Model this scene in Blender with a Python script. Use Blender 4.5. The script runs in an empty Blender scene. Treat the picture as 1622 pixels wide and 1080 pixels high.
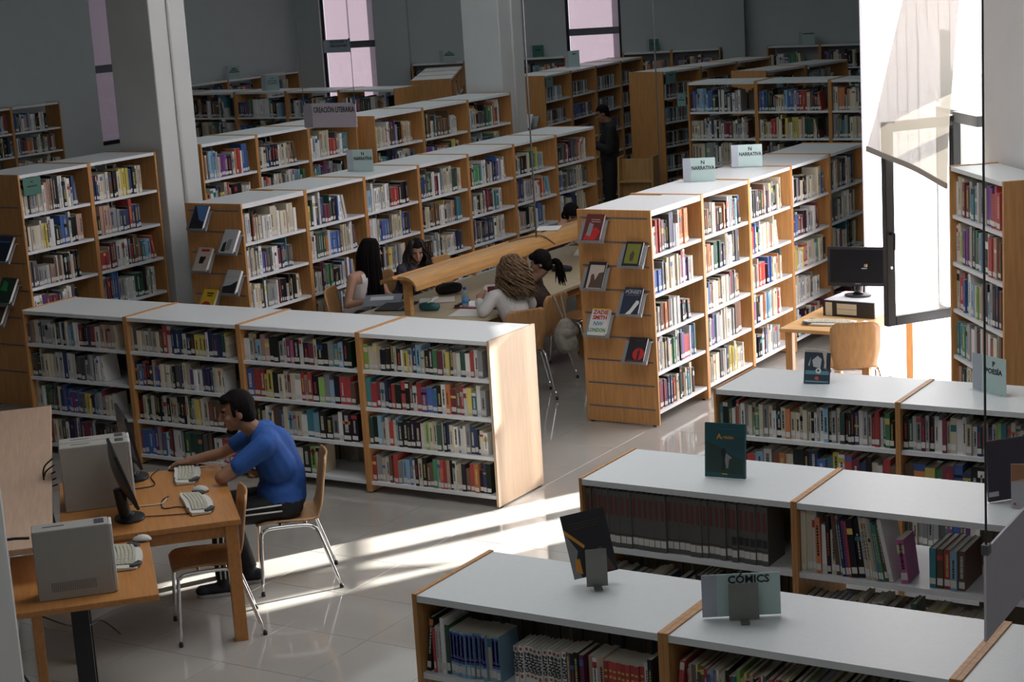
import bpy, bmesh, math, random
from math import sin, cos, pi, radians, sqrt, atan2, hypot
from mathutils import Vector, Matrix, Euler

random.seed(7)
S = bpy.context.scene
COL = S.collection

# ------------------------------------------------------------------ camera
YAW, PIT, ROL, FPX, CAMH = -0.56073735, 0.20612283, -0.06183264, 2841.83575, 3.8
_f = Vector((sin(YAW)*cos(PIT), cos(YAW)*cos(PIT), -sin(PIT)))
_r = Vector((cos(YAW), -sin(YAW), 0)); _u = _r.cross(_f)
_r2 = cos(ROL)*_r + sin(ROL)*_u; _u2 = -sin(ROL)*_r + cos(ROL)*_u
cam = bpy.data.objects.new('camera', bpy.data.cameras.new('camera'))
COL.objects.link(cam)
cam.data.sensor_fit = 'HORIZONTAL'; cam.data.sensor_width = 36
cam.data.lens = FPX/1622*36
cam.data.clip_end = 200
cam.matrix_world = Matrix(((_r2.x, _u2.x, -_f.x, 0), (_r2.y, _u2.y, -_f.y, 0), (_r2.z, _u2.z, -_f.z, CAMH), (0, 0, 0, 1)))
S.camera = cam

# ------------------------------------------------------------------ view, sky, sun, added overhead fill lamps
S.view_settings.view_transform = 'Standard'; S.view_settings.look = 'None'
S.view_settings.gamma = 1.0; S.view_settings.exposure = 0.0
S.view_settings.use_curve_mapping = False
S.cycles.max_bounces = 7; S.cycles.diffuse_bounces = 4; S.cycles.glossy_bounces = 3
S.cycles.transmission_bounces = 5; S.cycles.transparent_max_bounces = 8
S.cycles.caustics_reflective = False; S.cycles.caustics_refractive = False
S.cycles.sample_clamp_indirect = 6.0
world = bpy.data.worlds.new('sky'); S.world = world; world.use_nodes = True
bg = world.node_tree.nodes['Background']
bg.inputs[0].default_value = (0.93, 0.92, 1.0, 1); bg.inputs[1].default_value = 1.6

SUN_AZ = Vector((-0.50, -0.866, 0)).normalized(); SUN_EL = radians(25)
sun = bpy.data.objects.new('sun', bpy.data.lights.new('sun', 'SUN')); COL.objects.link(sun)
sun.data.energy = 29.0; sun.data.angle = radians(0.9); sun.data.color = (1.0, 0.95, 0.88)
sd = Vector((SUN_AZ.x*cos(SUN_EL), SUN_AZ.y*cos(SUN_EL), -sin(SUN_EL)))
sun.rotation_euler = sd.to_track_quat('-Z', 'Y').to_euler()

def area(name, loc, sx, sy, power, color=(1, 1, 1), rot=(0, 0, 0)):
    l = bpy.data.lights.new(name, 'AREA'); l.shape = 'RECTANGLE'; l.size = sx; l.size_y = sy
    l.energy = power; l.color = color
    o = bpy.data.objects.new(name, l); COL.objects.link(o); o.location = loc; o.rotation_euler = rot
    return o
area('fill_near_camera', (-1.6, 2.2, 5.35), 4.0, 3.0, 46, (0.97, 0.985, 1.0))  # unseen fill lamp added by the camera to lift faces turned towards it
area('ceiling_fill_front', (-5.3, 8.5, 5.35), 3.2, 3.6, 118, (0.97, 0.985, 1.0))  # added area lamp under the closed ceiling, brightens the front rows
area('ceiling_fill_middle', (-11.0, 17.0, 5.35), 6.0, 8.0, 74, (0.86, 0.97, 1.0))  # added overhead fill for the middle rows, no roof opening above it
area('ceiling_fill_back', (-14.5, 23.0, 5.35), 6.0, 5.0, 46, (0.93, 0.98, 1.0))  # added overhead fill for the far rows, likewise below solid ceiling

# ------------------------------------------------------------------ material helpers
MATS = {}
def mat(name, col=(0.8, 0.8, 0.8), rough=0.5, metal=0.0, spec=0.5, noise=0.0, nscale=20.0, stretch=None, bump=0.0, **kw):
    if name in MATS: return MATS[name]
    m = bpy.data.materials.new(name); m.use_nodes = True; MATS[name] = m
    nt = m.node_tree; b = nt.nodes['Principled BSDF']
    b.inputs['Base Color'].default_value = (*col, 1); b.inputs['Roughness'].default_value = rough
    b.inputs['Metallic'].default_value = metal; b.inputs['Specular IOR Level'].default_value = spec
    for k, v in kw.items():
        b.inputs[k].default_value = v
    if noise or bump:
        tc = nt.nodes.new('ShaderNodeTexCoord'); mp = nt.nodes.new('ShaderNodeMapping')
        nt.links.new(tc.outputs['Object'], mp.inputs['Vector'])
        if stretch: mp.inputs['Scale'].default_value = stretch
        n = nt.nodes.new('ShaderNodeTexNoise'); n.inputs['Scale'].default_value = nscale; n.inputs['Detail'].default_value = 4
        nt.links.new(mp.outputs[0], n.inputs['Vector'])
        if noise:
            r = nt.nodes.new('ShaderNodeValToRGB')
            lo = [max(0, c*(1-noise)) for c in col]; hi = [min(1, c*(1+noise)) for c in col]
            r.color_ramp.elements[0].position = 0.3; r.color_ramp.elements[1].position = 0.7
            r.color_ramp.elements[0].color = (*lo, 1); r.color_ramp.elements[1].color = (*hi, 1)
            nt.links.new(n.outputs['Fac'], r.inputs[0]); nt.links.new(r.outputs[0], b.inputs['Base Color'])
        if bump:
            bm_ = nt.nodes.new('ShaderNodeBump'); bm_.inputs['Strength'].default_value = bump; bm_.inputs['Distance'].default_value = 0.01
            nt.links.new(n.outputs['Fac'], bm_.inputs['Height']); nt.links.new(bm_.outputs[0], b.inputs['Normal'])
    return m

WOOD = mat('beech_wood', (0.54, 0.265, 0.092), 0.42, noise=0.16, nscale=5, stretch=(9, 9, 0.7))
WOODH = mat('beech_desk', (0.50, 0.22, 0.064), 0.3, noise=0.12, nscale=4, stretch=(1, 12, 8))
WOODP = mat('pale_beech', (0.60, 0.42, 0.30), 0.4, noise=0.10, nscale=4, stretch=(1, 14, 8))
TABLEW = mat('maple_table', (0.50, 0.42, 0.28), 0.3, noise=0.06, nscale=3, stretch=(8, 1, 8))
PLY = mat('plywood_shell', (0.50, 0.27, 0.11), 0.35, noise=0.15, nscale=5, stretch=(8, 8, 1))
WHITE = mat('white_melamine', (0.74, 0.77, 0.78), 0.35, noise=0.02, nscale=60)
SHELFW = mat('white_shelf_metal', (0.76, 0.78, 0.80), 0.4, noise=0.02, nscale=40)
GROOVE = mat('grey_aluminium_slot', (0.16, 0.16, 0.18), 0.4, 0.3)
LEDGE = mat('grey_metal_ledge', (0.32, 0.33, 0.35), 0.45, 0.3)
WALLM = mat('painted_plaster', (0.49, 0.535, 0.545), 0.8, noise=0.02, nscale=3)
WALLG = mat('grey_plaster', (0.42, 0.45, 0.45), 0.8, noise=0.03, nscale=3)
PILLARM = mat('pillar_paint', (0.62, 0.63, 0.62), 0.75, noise=0.02, nscale=3)
CEILM = mat('ceiling_paint', (0.38, 0.38, 0.38), 0.8, noise=0.02, nscale=3)
TILE = mat('polished_porcelain', (0.40, 0.38, 0.35), 0.055, spec=0.75, noise=0.05, nscale=2.0)
GROUT = mat('tile_grout', (0.19, 0.17, 0.15), 0.7, noise=0.05, nscale=30)
CHROME = mat('chrome', (0.75, 0.76, 0.78), 0.12, 1.0, noise=0.01)
BLACKM = mat('black_metal', (0.012, 0.012, 0.014), 0.4, noise=0.1)
BLACKP = mat('black_plastic', (0.015, 0.015, 0.018), 0.35, noise=0.1)
STEEL = mat('bookend_steel', (0.22, 0.22, 0.20), 0.5, 0.4, noise=0.04)
PAPER = mat('paper', (0.78, 0.77, 0.74), 0.8, noise=0.02)
INK = mat('black_ink', (0.015, 0.018, 0.02), 0.6, noise=0.05)
LABELW = mat('white_label', (0.74, 0.73, 0.70), 0.6, noise=0.03)
CABLE = mat('steel_cable', (0.14, 0.14, 0.15), 0.5, 0.5, noise=0.05)
CABLEK = mat('black_cable', (0.01, 0.01, 0.01), 0.5, noise=0.05)
SIGNG = mat('pale_green_sign', (0.42, 0.55, 0.53), 0.5, noise=0.02)
SIGNL = mat('lilac_sign_edge', (0.37, 0.40, 0.46), 0.5, noise=0.02)
SIGNW = mat('lilac_white_sign', (0.58, 0.53, 0.60), 0.5, noise=0.02)
SIGNS = mat('lilac_grey_sign', (0.36, 0.33, 0.37), 0.5, noise=0.02)

def bookmat():
    m = bpy.data.materials.new('book_covers'); m.use_nodes = True; nt = m.node_tree
    b = nt.nodes['Principled BSDF']; a = nt.nodes.new('ShaderNodeAttribute'); a.attribute_name = 'Col'
    n = nt.nodes.new('ShaderNodeTexNoise'); n.inputs['Scale'].default_value = 90
    tc = nt.nodes.new('ShaderNodeTexCoord'); nt.links.new(tc.outputs['Object'], n.inputs['Vector'])
    mx = nt.nodes.new('ShaderNodeMix'); mx.data_type = 'RGBA'; mx.blend_type = 'MULTIPLY'; mx.inputs[0].default_value = 0.35
    nt.links.new(a.outputs['Color'], mx.inputs[6]); nt.links.new(n.outputs['Color'], mx.inputs[7])
    nt.links.new(a.outputs['Color'], b.inputs['Base Color'])
    b.inputs['Roughness'].default_value = 0.45; b.inputs['Specular IOR Level'].default_value = 0.35
    return m
BOOKM = bookmat()

# ------------------------------------------------------------------ mesh helpers
BOXF = [(0, 3, 2, 1), (4, 5, 6, 7), (0, 1, 5, 4), (1, 2, 6, 5), (2, 3, 7, 6), (3, 0, 4, 7)]
def boxv(x0, x1, y0, y1, z0, z1):
    return [(x0, y0, z0), (x1, y0, z0), (x1, y1, z0), (x0, y1, z0), (x0, y0, z1), (x1, y0, z1), (x1, y1, z1), (x0, y1, z1)]
def boxes(name, bl):
    V = []; F = []
    for b in bl:
        o = len(V); V += boxv(*b); F += [tuple(i+o for i in f) for f in BOXF]
    me = bpy.data.meshes.new(name); me.from_pydata(V, [], F); me.update(); return me
def ob(name, me, m=None, parent=None, loc=None, rot=None):
    o = bpy.data.objects.new(name, me); COL.objects.link(o)
    if m is not None and me is not None:
        ms = m if isinstance(m, (list, tuple)) else [m]
        if len(me.materials) == 0:
            for q in ms: me.materials.append(q)
    if parent is not None: o.parent = parent
    if loc is not None: o.location = loc
    if rot is not None: o.rotation_euler = rot if not isinstance(rot, (int, float)) else (0, 0, rot)
    return o
def tag(o, label=None, cat=None, group=None, kind=None):
    if label: o['label'] = label
    if cat: o['category'] = cat
    if group: o['group'] = group
    if kind: o['kind'] = kind
    return o
def thing(name, loc, rz, label, cat, group=None):
    o = ob(name, None, None, None, loc, rz); o.empty_display_size = 0.1
    return tag(o, label, cat, group)
def pydata(name, V, F, smooth=False):
    me = bpy.data.meshes.new(name); me.from_pydata([tuple(v) for v in V], [], F); me.update()
    if smooth:
        me.polygons.foreach_set('use_smooth', [True]*len(me.polygons))
    return me
def prism(name, poly, z0, z1):
    n = len(poly)
    V = [(x, y, z0) for x, y in poly]+[(x, y, z1) for x, y in poly]
    F = [tuple(range(n))[::-1], tuple(range(n, 2*n))]+[(i, (i+1) % n, n+(i+1) % n, n+i) for i in range(n)]
    return pydata(name, V, F)
def bevel(me, w, seg=2):
    bm = bmesh.new(); bm.from_mesh(me)
    bmesh.ops.bevel(bm, geom=list(bm.edges), offset=w, segments=seg, affect='EDGES', profile=0.5, clamp_overlap=True)
    bm.to_mesh(me); bm.free(); me.update(); return me
def tube(name, pts, r, n=8, closed=False):
    """round tube along a polyline with optional per-point radius"""
    P = [Vector(p) for p in pts]; rr = r if isinstance(r, (list, tuple)) else [r]*len(P)
    V = []; F = []; up = None
    for i, p in enumerate(P):
        t = (P[min(i+1, len(P)-1)]-P[max(i-1, 0)]).normalized()
        if up is None:
            up = t.orthogonal().normalized()
        up = (up - t*up.dot(t)).normalized(); s = t.cross(up)
        for k in range(n):
            a = 2*pi*k/n; V.append(p+(up*cos(a)+s*sin(a))*rr[i])
    for i in range(len(P)-1):
        for k in range(n):
            F.append((i*n+k, i*n+(k+1) % n, (i+1)*n+(k+1) % n, (i+1)*n+k))
    F.append(tuple(range(n))[::-1]); F.append(tuple((len(P)-1)*n+k for k in range(n)))
    return pydata(name, V, F, True)
def smoothpath(pts, sub=6):
    P = [Vector(p) for p in pts]; out = []
    for i in range(len(P)-1):
        p0 = P[max(i-1, 0)]; p1 = P[i]; p2 = P[i+1]; p3 = P[min(i+2, len(P)-1)]
        for k in range(sub):
            t = k/sub
            out.append(0.5*((2*p1)+(p2-p0)*t+(2*p0-5*p1+4*p2-p3)*t*t+(-p0+3*p1-3*p2+p3)*t**3))
    out.append(P[-1]); return out
def text(name, s, size, m, parent=None, loc=(0, 0, 0), rot=(pi/2, 0, 0), align='CENTER', ext=0.0006, bold=0.0, sx=1.0):
    cu = bpy.data.curves.new(name, 'FONT'); cu.body = s; cu.size = size; cu.align_x = align; cu.align_y = 'CENTER'
    cu.extrude = ext; cu.offset = bold; cu.resolution_u = 2
    tmp = bpy.data.objects.new('tmp_text', cu); COL.objects.link(tmp)
    me = bpy.data.meshes.new_from_object(tmp); bpy.data.objects.remove(tmp); bpy.data.curves.remove(cu)
    me.materials.clear()
    o = ob(name, me, m, parent, loc, rot); o.scale = (sx, 1, 1); return o

# ------------------------------------------------------------------ floor
FX0, FY0, TS = -6.68, 7.28, 0.602
WA = Vector((-3.8, 12.85)); WD = Vector((-0.61, 0.79)).normalized()
def W(t): return WA+WD*t
e = W(-9.0)
CEILP = [(-21.1, -3.7), (5.2, -3.7), (e.x+.15, e.y+.2), (W(.36).x+.1, W(.36).y+.1), (W(3.5).x, W(3.5).y+.05), (-5.8, 15.8), (-4.8, 28.95), (-13.0, 28.95), (-20.5, 26.0), (-21.1, 6)]
fl = ob('floor', prism('floor', CEILP, -.12, -.003), GROUT); tag(fl, kind='structure')
def inside(x, y):
    c = False; n = len(CEILP)
    for i in range(n):
        (x0, y0), (x1, y1) = CEILP[i], CEILP[i-1]
        if (y0 > y) != (y1 > y) and x < (x1-x0)*(y-y0)/(y1-y0)+x0: c = not c
    return c
gr = ob('ground', boxes('ground', [(-30, 25, -12, 45, -.30, -.15)]), mat('pale_paving', (.5, .49, .47), .8, noise=.05, nscale=2)); tag(gr, 'pale paving outside the building', kind='structure')
fl['label'] = 'polished grey beige tile floor of the reading room'
tile_me = bevel(boxes('floor_tile', [(0.0015, TS-0.0015, 0.0015, TS-0.0015, -0.012, 0.0)]), 0.001, 1)
def proj(x, y, z):
    d = Vector((x, y, z-CAMH)); w = d.dot(_f)
    return 811+FPX*d.dot(_r2)/w, 540-FPX*d.dot(_u2)/w
near = []; far = []
for i in range(-27, 22):
    for j in range(-18, 40):
        x, y = FX0+i*TS, FY0+j*TS
        if not inside(x+TS/2, y+TS/2): continue
        w = (Vector((x+TS/2, y+TS/2, -CAMH))).dot(_f)
        k = 9
        if w > 2:
            px, py = proj(x+TS/2, y+TS/2, 0)
            if -60 < px < 1690 and 560 < py < 1150 and y < 15.5 and x > -9.5: k = w
        (near if k != 9 else far).append((k, x, y))
near.sort()
for k, x, y in near[300:]: far.append((k, x, y))
for k, x, y in near[:300]: ob('floor_tile', tile_me, TILE, fl, (x, y, 0))
rest = ob('tile_field', boxes('tile_field', [(x+0.0015, x+TS-0.0015, y+0.0015, y+TS-0.0015, -0.012, 0) for k, x, y in far]), TILE, fl); rest['kind'] = 'stuff'

# ------------------------------------------------------------------ walls
def wall(name, p, q, z0, z1, thick=0.3, openings=(), m=WALLM):
    """wall along p->q, thickness to the LEFT of the direction; openings (t0,t1,z0,z1)"""
    p = Vector(p); q = Vector(q); L = (q-p).length; a = atan2((q-p).y, (q-p).x)
    bl = []; cur = 0.0
    for t0, t1, oz0, oz1 in sorted(openings):
        if t0 > cur: bl.append((cur, t0, 0, thick, z0, z1))
        if oz0 > z0: bl.append((t0, t1, 0, thick, z0, oz0))
        if oz1 < z1: bl.append((t0, t1, 0, thick, oz1, z1))
        cur = t1
    if cur < L: bl.append((cur, L, 0, thick, z0, z1))
    o = ob(name, boxes(name, bl), m, None, (p.x, p.y, 0), a); tag(o, kind='structure'); return o
ZC = 5.5
C1 = Vector((-20.4, 25.85)); C2 = Vector((-12.95, 28.8)); P0 = Vector((-20.9, 6.0))
wl = wall('wall_left', P0, C1, 0, ZC, openings=[(14.88, 15.88, 1.38, 4.6)])
wl['label'] = 'grey white side wall with a narrow blind covered window'
wb = wall('wall_back', C1, C2, 0, ZC, openings=[(0.45, 1.46, 1.0, 4.6), (4.88, 5.86, 1.0, 4.6)])
wb['label'] = 'dim plaster back wall with two blind covered windows'
w2 = wall('wall_end', C2, (-4.9, 28.8), 0, ZC); w2['label'] = 'plain plaster wall behind the farthest shelves'
w3 = wall('wall_far_side', (-4.9, 28.8), (-5.9, 15.72), 0, ZC, thick=0.12); w3['label'] = 'plain plaster side wall beyond the window bay'
wr = wall('wall_right', W(0.36), W(-9.0), 0, ZC, m=mat('bounce_lit_plaster', (.76, .75, .74), .8, noise=.02, nscale=3)); wr['label'] = 'light grey plaster wall beside the bright window bay'  # base colour raised to stand in for light bounced off the sunlit floor
wq = wall('wall_front', (e.x, e.y), (5.0, -3.5), 0, ZC); wq['label'] = 'plain wall at the right of the reading room'
wf = wall('wall_behind', (5.0, -3.5), (-20.9, -3.5), 0, ZC); wf['label'] = 'plain wall behind the viewer'
wv = wall('wall_left_near', (-20.9, -3.5), P0, 0, ZC); wv['label'] = 'plain wall at the near left'
ce = ob('ceiling', prism('ceiling', CEILP, ZC, ZC+.2), CEILM); tag(ce, 'plain white ceiling', kind='structure')

def translucent(name, col, trans=0.8, lines=False, transp=0.0):
    m = bpy.data.materials.new(name); m.use_nodes = True; nt = m.node_tree
    out = nt.nodes['Material Output']; b = nt.nodes['Principled BSDF']
    b.inputs['Base Color'].default_value = (*col, 1); b.inputs['Roughness'].default_value = 0.5
    tr = nt.nodes.new('ShaderNodeBsdfTranslucent')
    n = nt.nodes.new('ShaderNodeTexNoise'); n.inputs['Scale'].default_value = 14
    tc = nt.nodes.new('ShaderNodeTexCoord'); nt.links.new(tc.outputs['Object'], n.inputs['Vector'])
    r = nt.nodes.new('ShaderNodeValToRGB'); r.color_ramp.elements[0].color = (*[c*0.95 for c in col], 1); r.color_ramp.elements[1].color = (*col, 1)
    nt.links.new(n.outputs['Fac'], r.inputs[0]); nt.links.new(r.outputs[0], tr.inputs['Color'])
    mx = nt.nodes.new('ShaderNodeMixShader'); mx.inputs[0].default_value = trans
    nt.links.new(b.outputs[0], mx.inputs[1]); nt.links.new(tr.outputs[0], mx.inputs[2])
    last = mx
    if transp:
        tp = nt.nodes.new('ShaderNodeBsdfTransparent'); m2 = nt.nodes.new('ShaderNodeMixShader'); m2.inputs[0].default_value = transp
        nt.links.new(mx.outputs[0], m2.inputs[1]); nt.links.new(tp.outputs[0], m2.inputs[2]); last = m2
    nt.links.new(last.outputs[0], out.inputs['Surface']); return m
BLINDP = translucent('lilac_blind_fabric', (0.36, 0.32, 0.355), 0.85)
DIMGLASS = translucent('sun_dimming_glass', (.93, .92, .97), .9, transp=.42)  # made-up glass that passes only part of the sun
UGLASS = translucent('channel_glass', (0.74, 0.725, 0.78), 0.9)
BLINDB = translucent('beige_blind_fabric', (0.60, 0.55, 0.49), 0.22, transp=0.27)
def glassmat():
    m = bpy.data.materials.new('clear_glass'); m.use_nodes = True; nt = m.node_tree; out = nt.nodes['Material Output']
    nt.nodes.remove(nt.nodes['Principled BSDF'])
    tp = nt.nodes.new('ShaderNodeBsdfTransparent'); gl = nt.nodes.new('ShaderNodeBsdfGlossy'); gl.inputs['Roughness'].default_value = 0.03
    tp.inputs['Color'].default_value = (0.95, 0.97, 0.97, 1)
    lw = nt.nodes.new('ShaderNodeLayerWeight'); lw.inputs['Blend'].default_value = .5
    pw = nt.nodes.new('ShaderNodeMath'); pw.operation = 'POWER'; pw.inputs[1].default_value = 5.0; nt.links.new(lw.outputs['Facing'], pw.inputs[0])
    fr = nt.nodes.new('ShaderNodeMath'); fr.operation = 'MULTIPLY_ADD'; fr.inputs[1].default_value = .5; fr.inputs[2].default_value = .03; nt.links.new(pw.outputs[0], fr.inputs[0])
    mx = nt.nodes.new('ShaderNodeMixShader'); nt.links.new(fr.outputs[0], mx.inputs[0]); nt.links.new(tp.outputs[0], mx.inputs[1]); nt.links.new(gl.outputs[0], mx.inputs[2])
    nt.links.new(mx.outputs[0], out.inputs['Surface']); return m
GLASS = glassmat()

def blind_window(n, p, q, t0, t1, z0, z1, label):
    d = (Vector(q)-Vector(p)).normalized(); a = atan2(d.y, d.x); o0 = Vector(p)+d*t0; w = t1-t0
    r = ob('window_%d' % n, None, None, None, (o0.x, o0.y, 0), a); tag(r, label, kind='structure')
    g = 0.02
    ob('window_frame', boxes('window_frame', [(0, .05, .10, .16, z0, z1), (w-.05, w, .10, .16, z0, z1), (0.05, w-.05, .10, .16, z0, z0+.06), (0.05, w-.05, .10, .16, z1-.06, z1)]), BLACKM, r)
    ob('transom', boxes('transom', [(0.05, w-.05, .085, .15, 2.52, 2.64)]), GROOVE, r)
    ob('glass_pane', boxes('glass_pane', [(0.05, w-.05, .12, .128, z0+.06, 2.52), (0.05, w-.05, .12, .128, 2.64, z1-.06)]), GLASS, r)
    ob('roller_blind', boxes('roller_blind', [(0.055, w-.045, .165, .168, z0+.02, z1-.02)]), BLINDP, r)
    return r
blind_window(1, P0, C1, 14.88, 15.88, 1.38, 4.6, 'narrow window with lilac blind behind the nearest tall pillar')
blind_window(2, C1, C2, 0.45, 1.46, 1.0, 4.6, 'lilac blind window left of the far corner wall strip')
blind_window(3, C1, C2, 4.88, 5.86, 1.0, 4.6, 'pinkish blind window above the far video shelves')

def pillar(x0, x1, y0, y1, label, n):
    r = thing('pillar', (x0, y0, 0), 0, label, 'pillar', 'square white pillars')
    ob('shaft', bevel(boxes('shaft', [(0, x1-x0, 0, y1-y0, 0, ZC)]), 0.012), PILLARM, r)
    ob('conduit', tube('conduit', [(x1-x0+.012, (y1-y0)*.5, 0), (x1-x0+.012, (y1-y0)*.5, ZC)], 0.022, 8), PILLARM, r)
    return r
pillar(-12.97, -12.40, 13.42, 14.0-.05, 'square white pillar nearest the front left shelves', 1)
pillar(-12.97, -12.40, 19.9, 20.48, 'square white pillar standing behind the central narrative shelves', 2)
for i_, (a_, b_, d_) in enumerate(((1.47, 2.08, .12), (7.62, 8.0, .25))):
    pl = ob('trim_%d' % (i_+1), boxes('trim', [(a_, b_, -d_, -.002, 0, ZC)]), WALLM, None, (C1.x, C1.y, 0), atan2(C2.y-C1.y, C2.x-C1.x)); tag(pl, ('shallow pilaster right of the far left window', 'shallow pilaster at the far right wall corner')[i_], kind='structure')

# ------------------------------------------------------------------ glazed window bay on the right
wx = W(0.36); wang = atan2(WD.y, WD.x)
wb4 = ob('window_4', None, None, None, (WA.x, WA.y, 0), wang); tag(wb4, 'bright glazed bay of frosted channel glass with an open sash', kind='structure')
T0, T1, OT0, OT1, OZ0, OZ1 = 0.37, 3.49, 0.88, 1.64, 0.9, 2.47
def chan(x0, x1, z0, z1, par=None):
    a0, a1 = x0+.002, x1-.002          # U shaped glass profile: web and two flanges
    me = pydata('glass_channel', [(a0, -.066, z0), (a0, -.028, z0), (a0+.004, -.024, z0), (a1-.004, -.024, z0), (a1, -.028, z0), (a1, -.066, z0), (a0, -.066, z1), (a0, -.028, z1), (a0+.004, -.024, z1), (a1-.004, -.024, z1), (a1, -.028, z1), (a1, -.066, z1)], [(i, i+1, i+7, i+6) for i in range(5)])
    ob('glass_channel', me, UGLASS, par or wb4)
nt_ = 12; st = (T1-T0)/nt_
xs = [T0+st*i for i in range(nt_+1)]
OLO, OHI = xs[2], xs[4]
def pane(x0, x1, z0, z1, m=None): ob('clear_pane' if m is None else 'sun_dimming_pane', boxes('clear_pane', [(x0+.004, x1-.004, -.045, -.037, z0, z1)]), m or GLASS, wb4)
for i in range(nt_):
    a_, b_ = xs[i], xs[i+1]
    if i < 2: chan(a_, b_, 0.0, OZ0-.03); pane(a_, b_, OZ0-.027, 2.797); chan(a_, b_, 2.8, ZC)
    elif i < 4: chan(a_, b_, 0.0, OZ0-.03); pane(a_, b_, OZ1+.033, 3.097 if i == 3 else 2.797); chan(a_, b_, 3.10 if i == 3 else 2.8, ZC)
    elif i in (4, 5): chan(a_, b_, 0.0, 1.82); pane(a_, b_, 1.823, 3.097, DIMGLASS); chan(a_, b_, 3.10, ZC)  # panes added to thin the sun falling on the low bookcase end
    else: chan(a_, b_, 0.0, ZC)
ob('window_frame', boxes('window_frame', [(OLO, OLO+.03, -.08, 0.0, OZ0-.03, OZ1+.03), (OHI-.03, OHI, -.08, 0.0, OZ0-.03, OZ1+.03), (OLO+.03, OHI-.03, -.08, 0, OZ0-.03, OZ0+.01), (OLO+.03, OHI-.03, -.08, 0, OZ1-.01, OZ1+.03)]), WHITE, wb4)
# open casement sash, hinged at the near jamb, free edge swung into the room
hinge = W(0.9); SAZ = Vector((-4.756-hinge.x, 13.007-hinge.y)); SW = SAZ.length
# sash local x runs from hinge to the free edge
sash = ob('casement_sash', None, None, wb4, (0.9, 0.0, 0), atan2(SAZ.y, SAZ.x)-wang)
ob('sash_frame', bevel(boxes('sash_frame', [(0, .07, -.03, .03, OZ0, OZ1), (SW-.075, SW, -.03, .03, OZ0, OZ1), (.07, SW-.075, -.03, .03, OZ0, OZ0+.075), (.07, SW-.075, -.03, .03, OZ1-.075, OZ1)]), .004, 1), BLACKM, sash)
ob('sash_pane', boxes('sash_pane', [(.07, SW-.075, -.004, .004, OZ0+.075, OZ1-.075)]), GLASS, sash)
hd = ob('sash_handle', tube('sash_handle', smoothpath([(SW-.035, .03, 1.62), (SW-.035, .07, 1.63), (SW-.035, .08, 1.60), (SW-.035, .075, 1.50)]), .011, 8), BLACKP, sash)
ob('lock_cylinder', tube('lock_cylinder', [(SW-.035, .028, 1.36), (SW-.035, .036, 1.36)], .012, 10), CHROME, sash)

ob('transom_bar', boxes('transom_bar', [(T0, OLO-.003, .002, .05, OZ1-.05, OZ1+.03)]), LEDGE, wb4)
# roller blind blown askew over the open sash
inn = Vector((-.79, -.61)).normalized()
LE = [(5.3, .86, .06), (3.36, .75, .48), (2.52, .69, .72), (2.30, .665, .80)]      # z, t, distance from the glazing: free edge
RE = [(5.3, .42, .06), (3.36, .47, .14), (2.50, .42, .24), (2.02, .325, .30)]
V = []; F = []; NU, NV = 12, 24
def interp(T_, v):
    x = v*3; i = min(2, int(x)); f = x-i
    return [T_[i][k]*(1-f)+T_[i+1][k]*f for k in range(3)]
for j in range(NV+1):
    v = j/NV; zl, tl, ol = interp(LE, v); zr, tr_, orr = interp(RE, v)
    for i in range(NU+1):
        u = i/NU; p = W(tl*(1-u)+tr_*u)+inn*(ol*(1-u)+orr*u-.03*sin(pi*u)*v+.006*sin(u*9))
        V.append((p.x, p.y, zl*(1-u)+zr*u))
n1 = len(V); V += [(x+.003*.79, y+.003*.61, z) for x, y, z in V]
for j in range(NV):
    for i in range(NU):
        a_ = j*(NU+1)+i
        F.append((a_, a_+1, a_+NU+2, a_+NU+1)); F.append((n1+a_, n1+a_+NU+1, n1+a_+NU+2, n1+a_+1))
bl = thing('roller_blind', (0, 0, 0), 0, 'beige roller blind hanging askew over the bright open window', 'blind')
ob('blind_fabric', pydata('blind_fabric', V, F, True), BLINDB, bl)
hem = [Vector(V[NV*(NU+1)+i])+Vector((0, 0, -.012)) for i in range(NU+1)]
HEMM = mat('blind_hem', (0.40, 0.36, 0.33), 0.6, noise=0.05)
Vh = []; Fh = []
for p in hem:
    for dx, dz in ((-.006, .02), (.006, .02), (.006, -.02), (-.006, -.02)): Vh.append((p.x+dx*.79, p.y+dx*.61, p.z+dz))
for i in range(NU):
    for k in range(4): Fh.append((4*i+k, 4*i+(k+1) % 4, 4*i+4+(k+1) % 4, 4*i+4+k))
Fh += [(0, 3, 2, 1), tuple(4*NU+k for k in range(4))]
ob('hem_bar', pydata('hem_bar', Vh, Fh), HEMM, bl)
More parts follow.
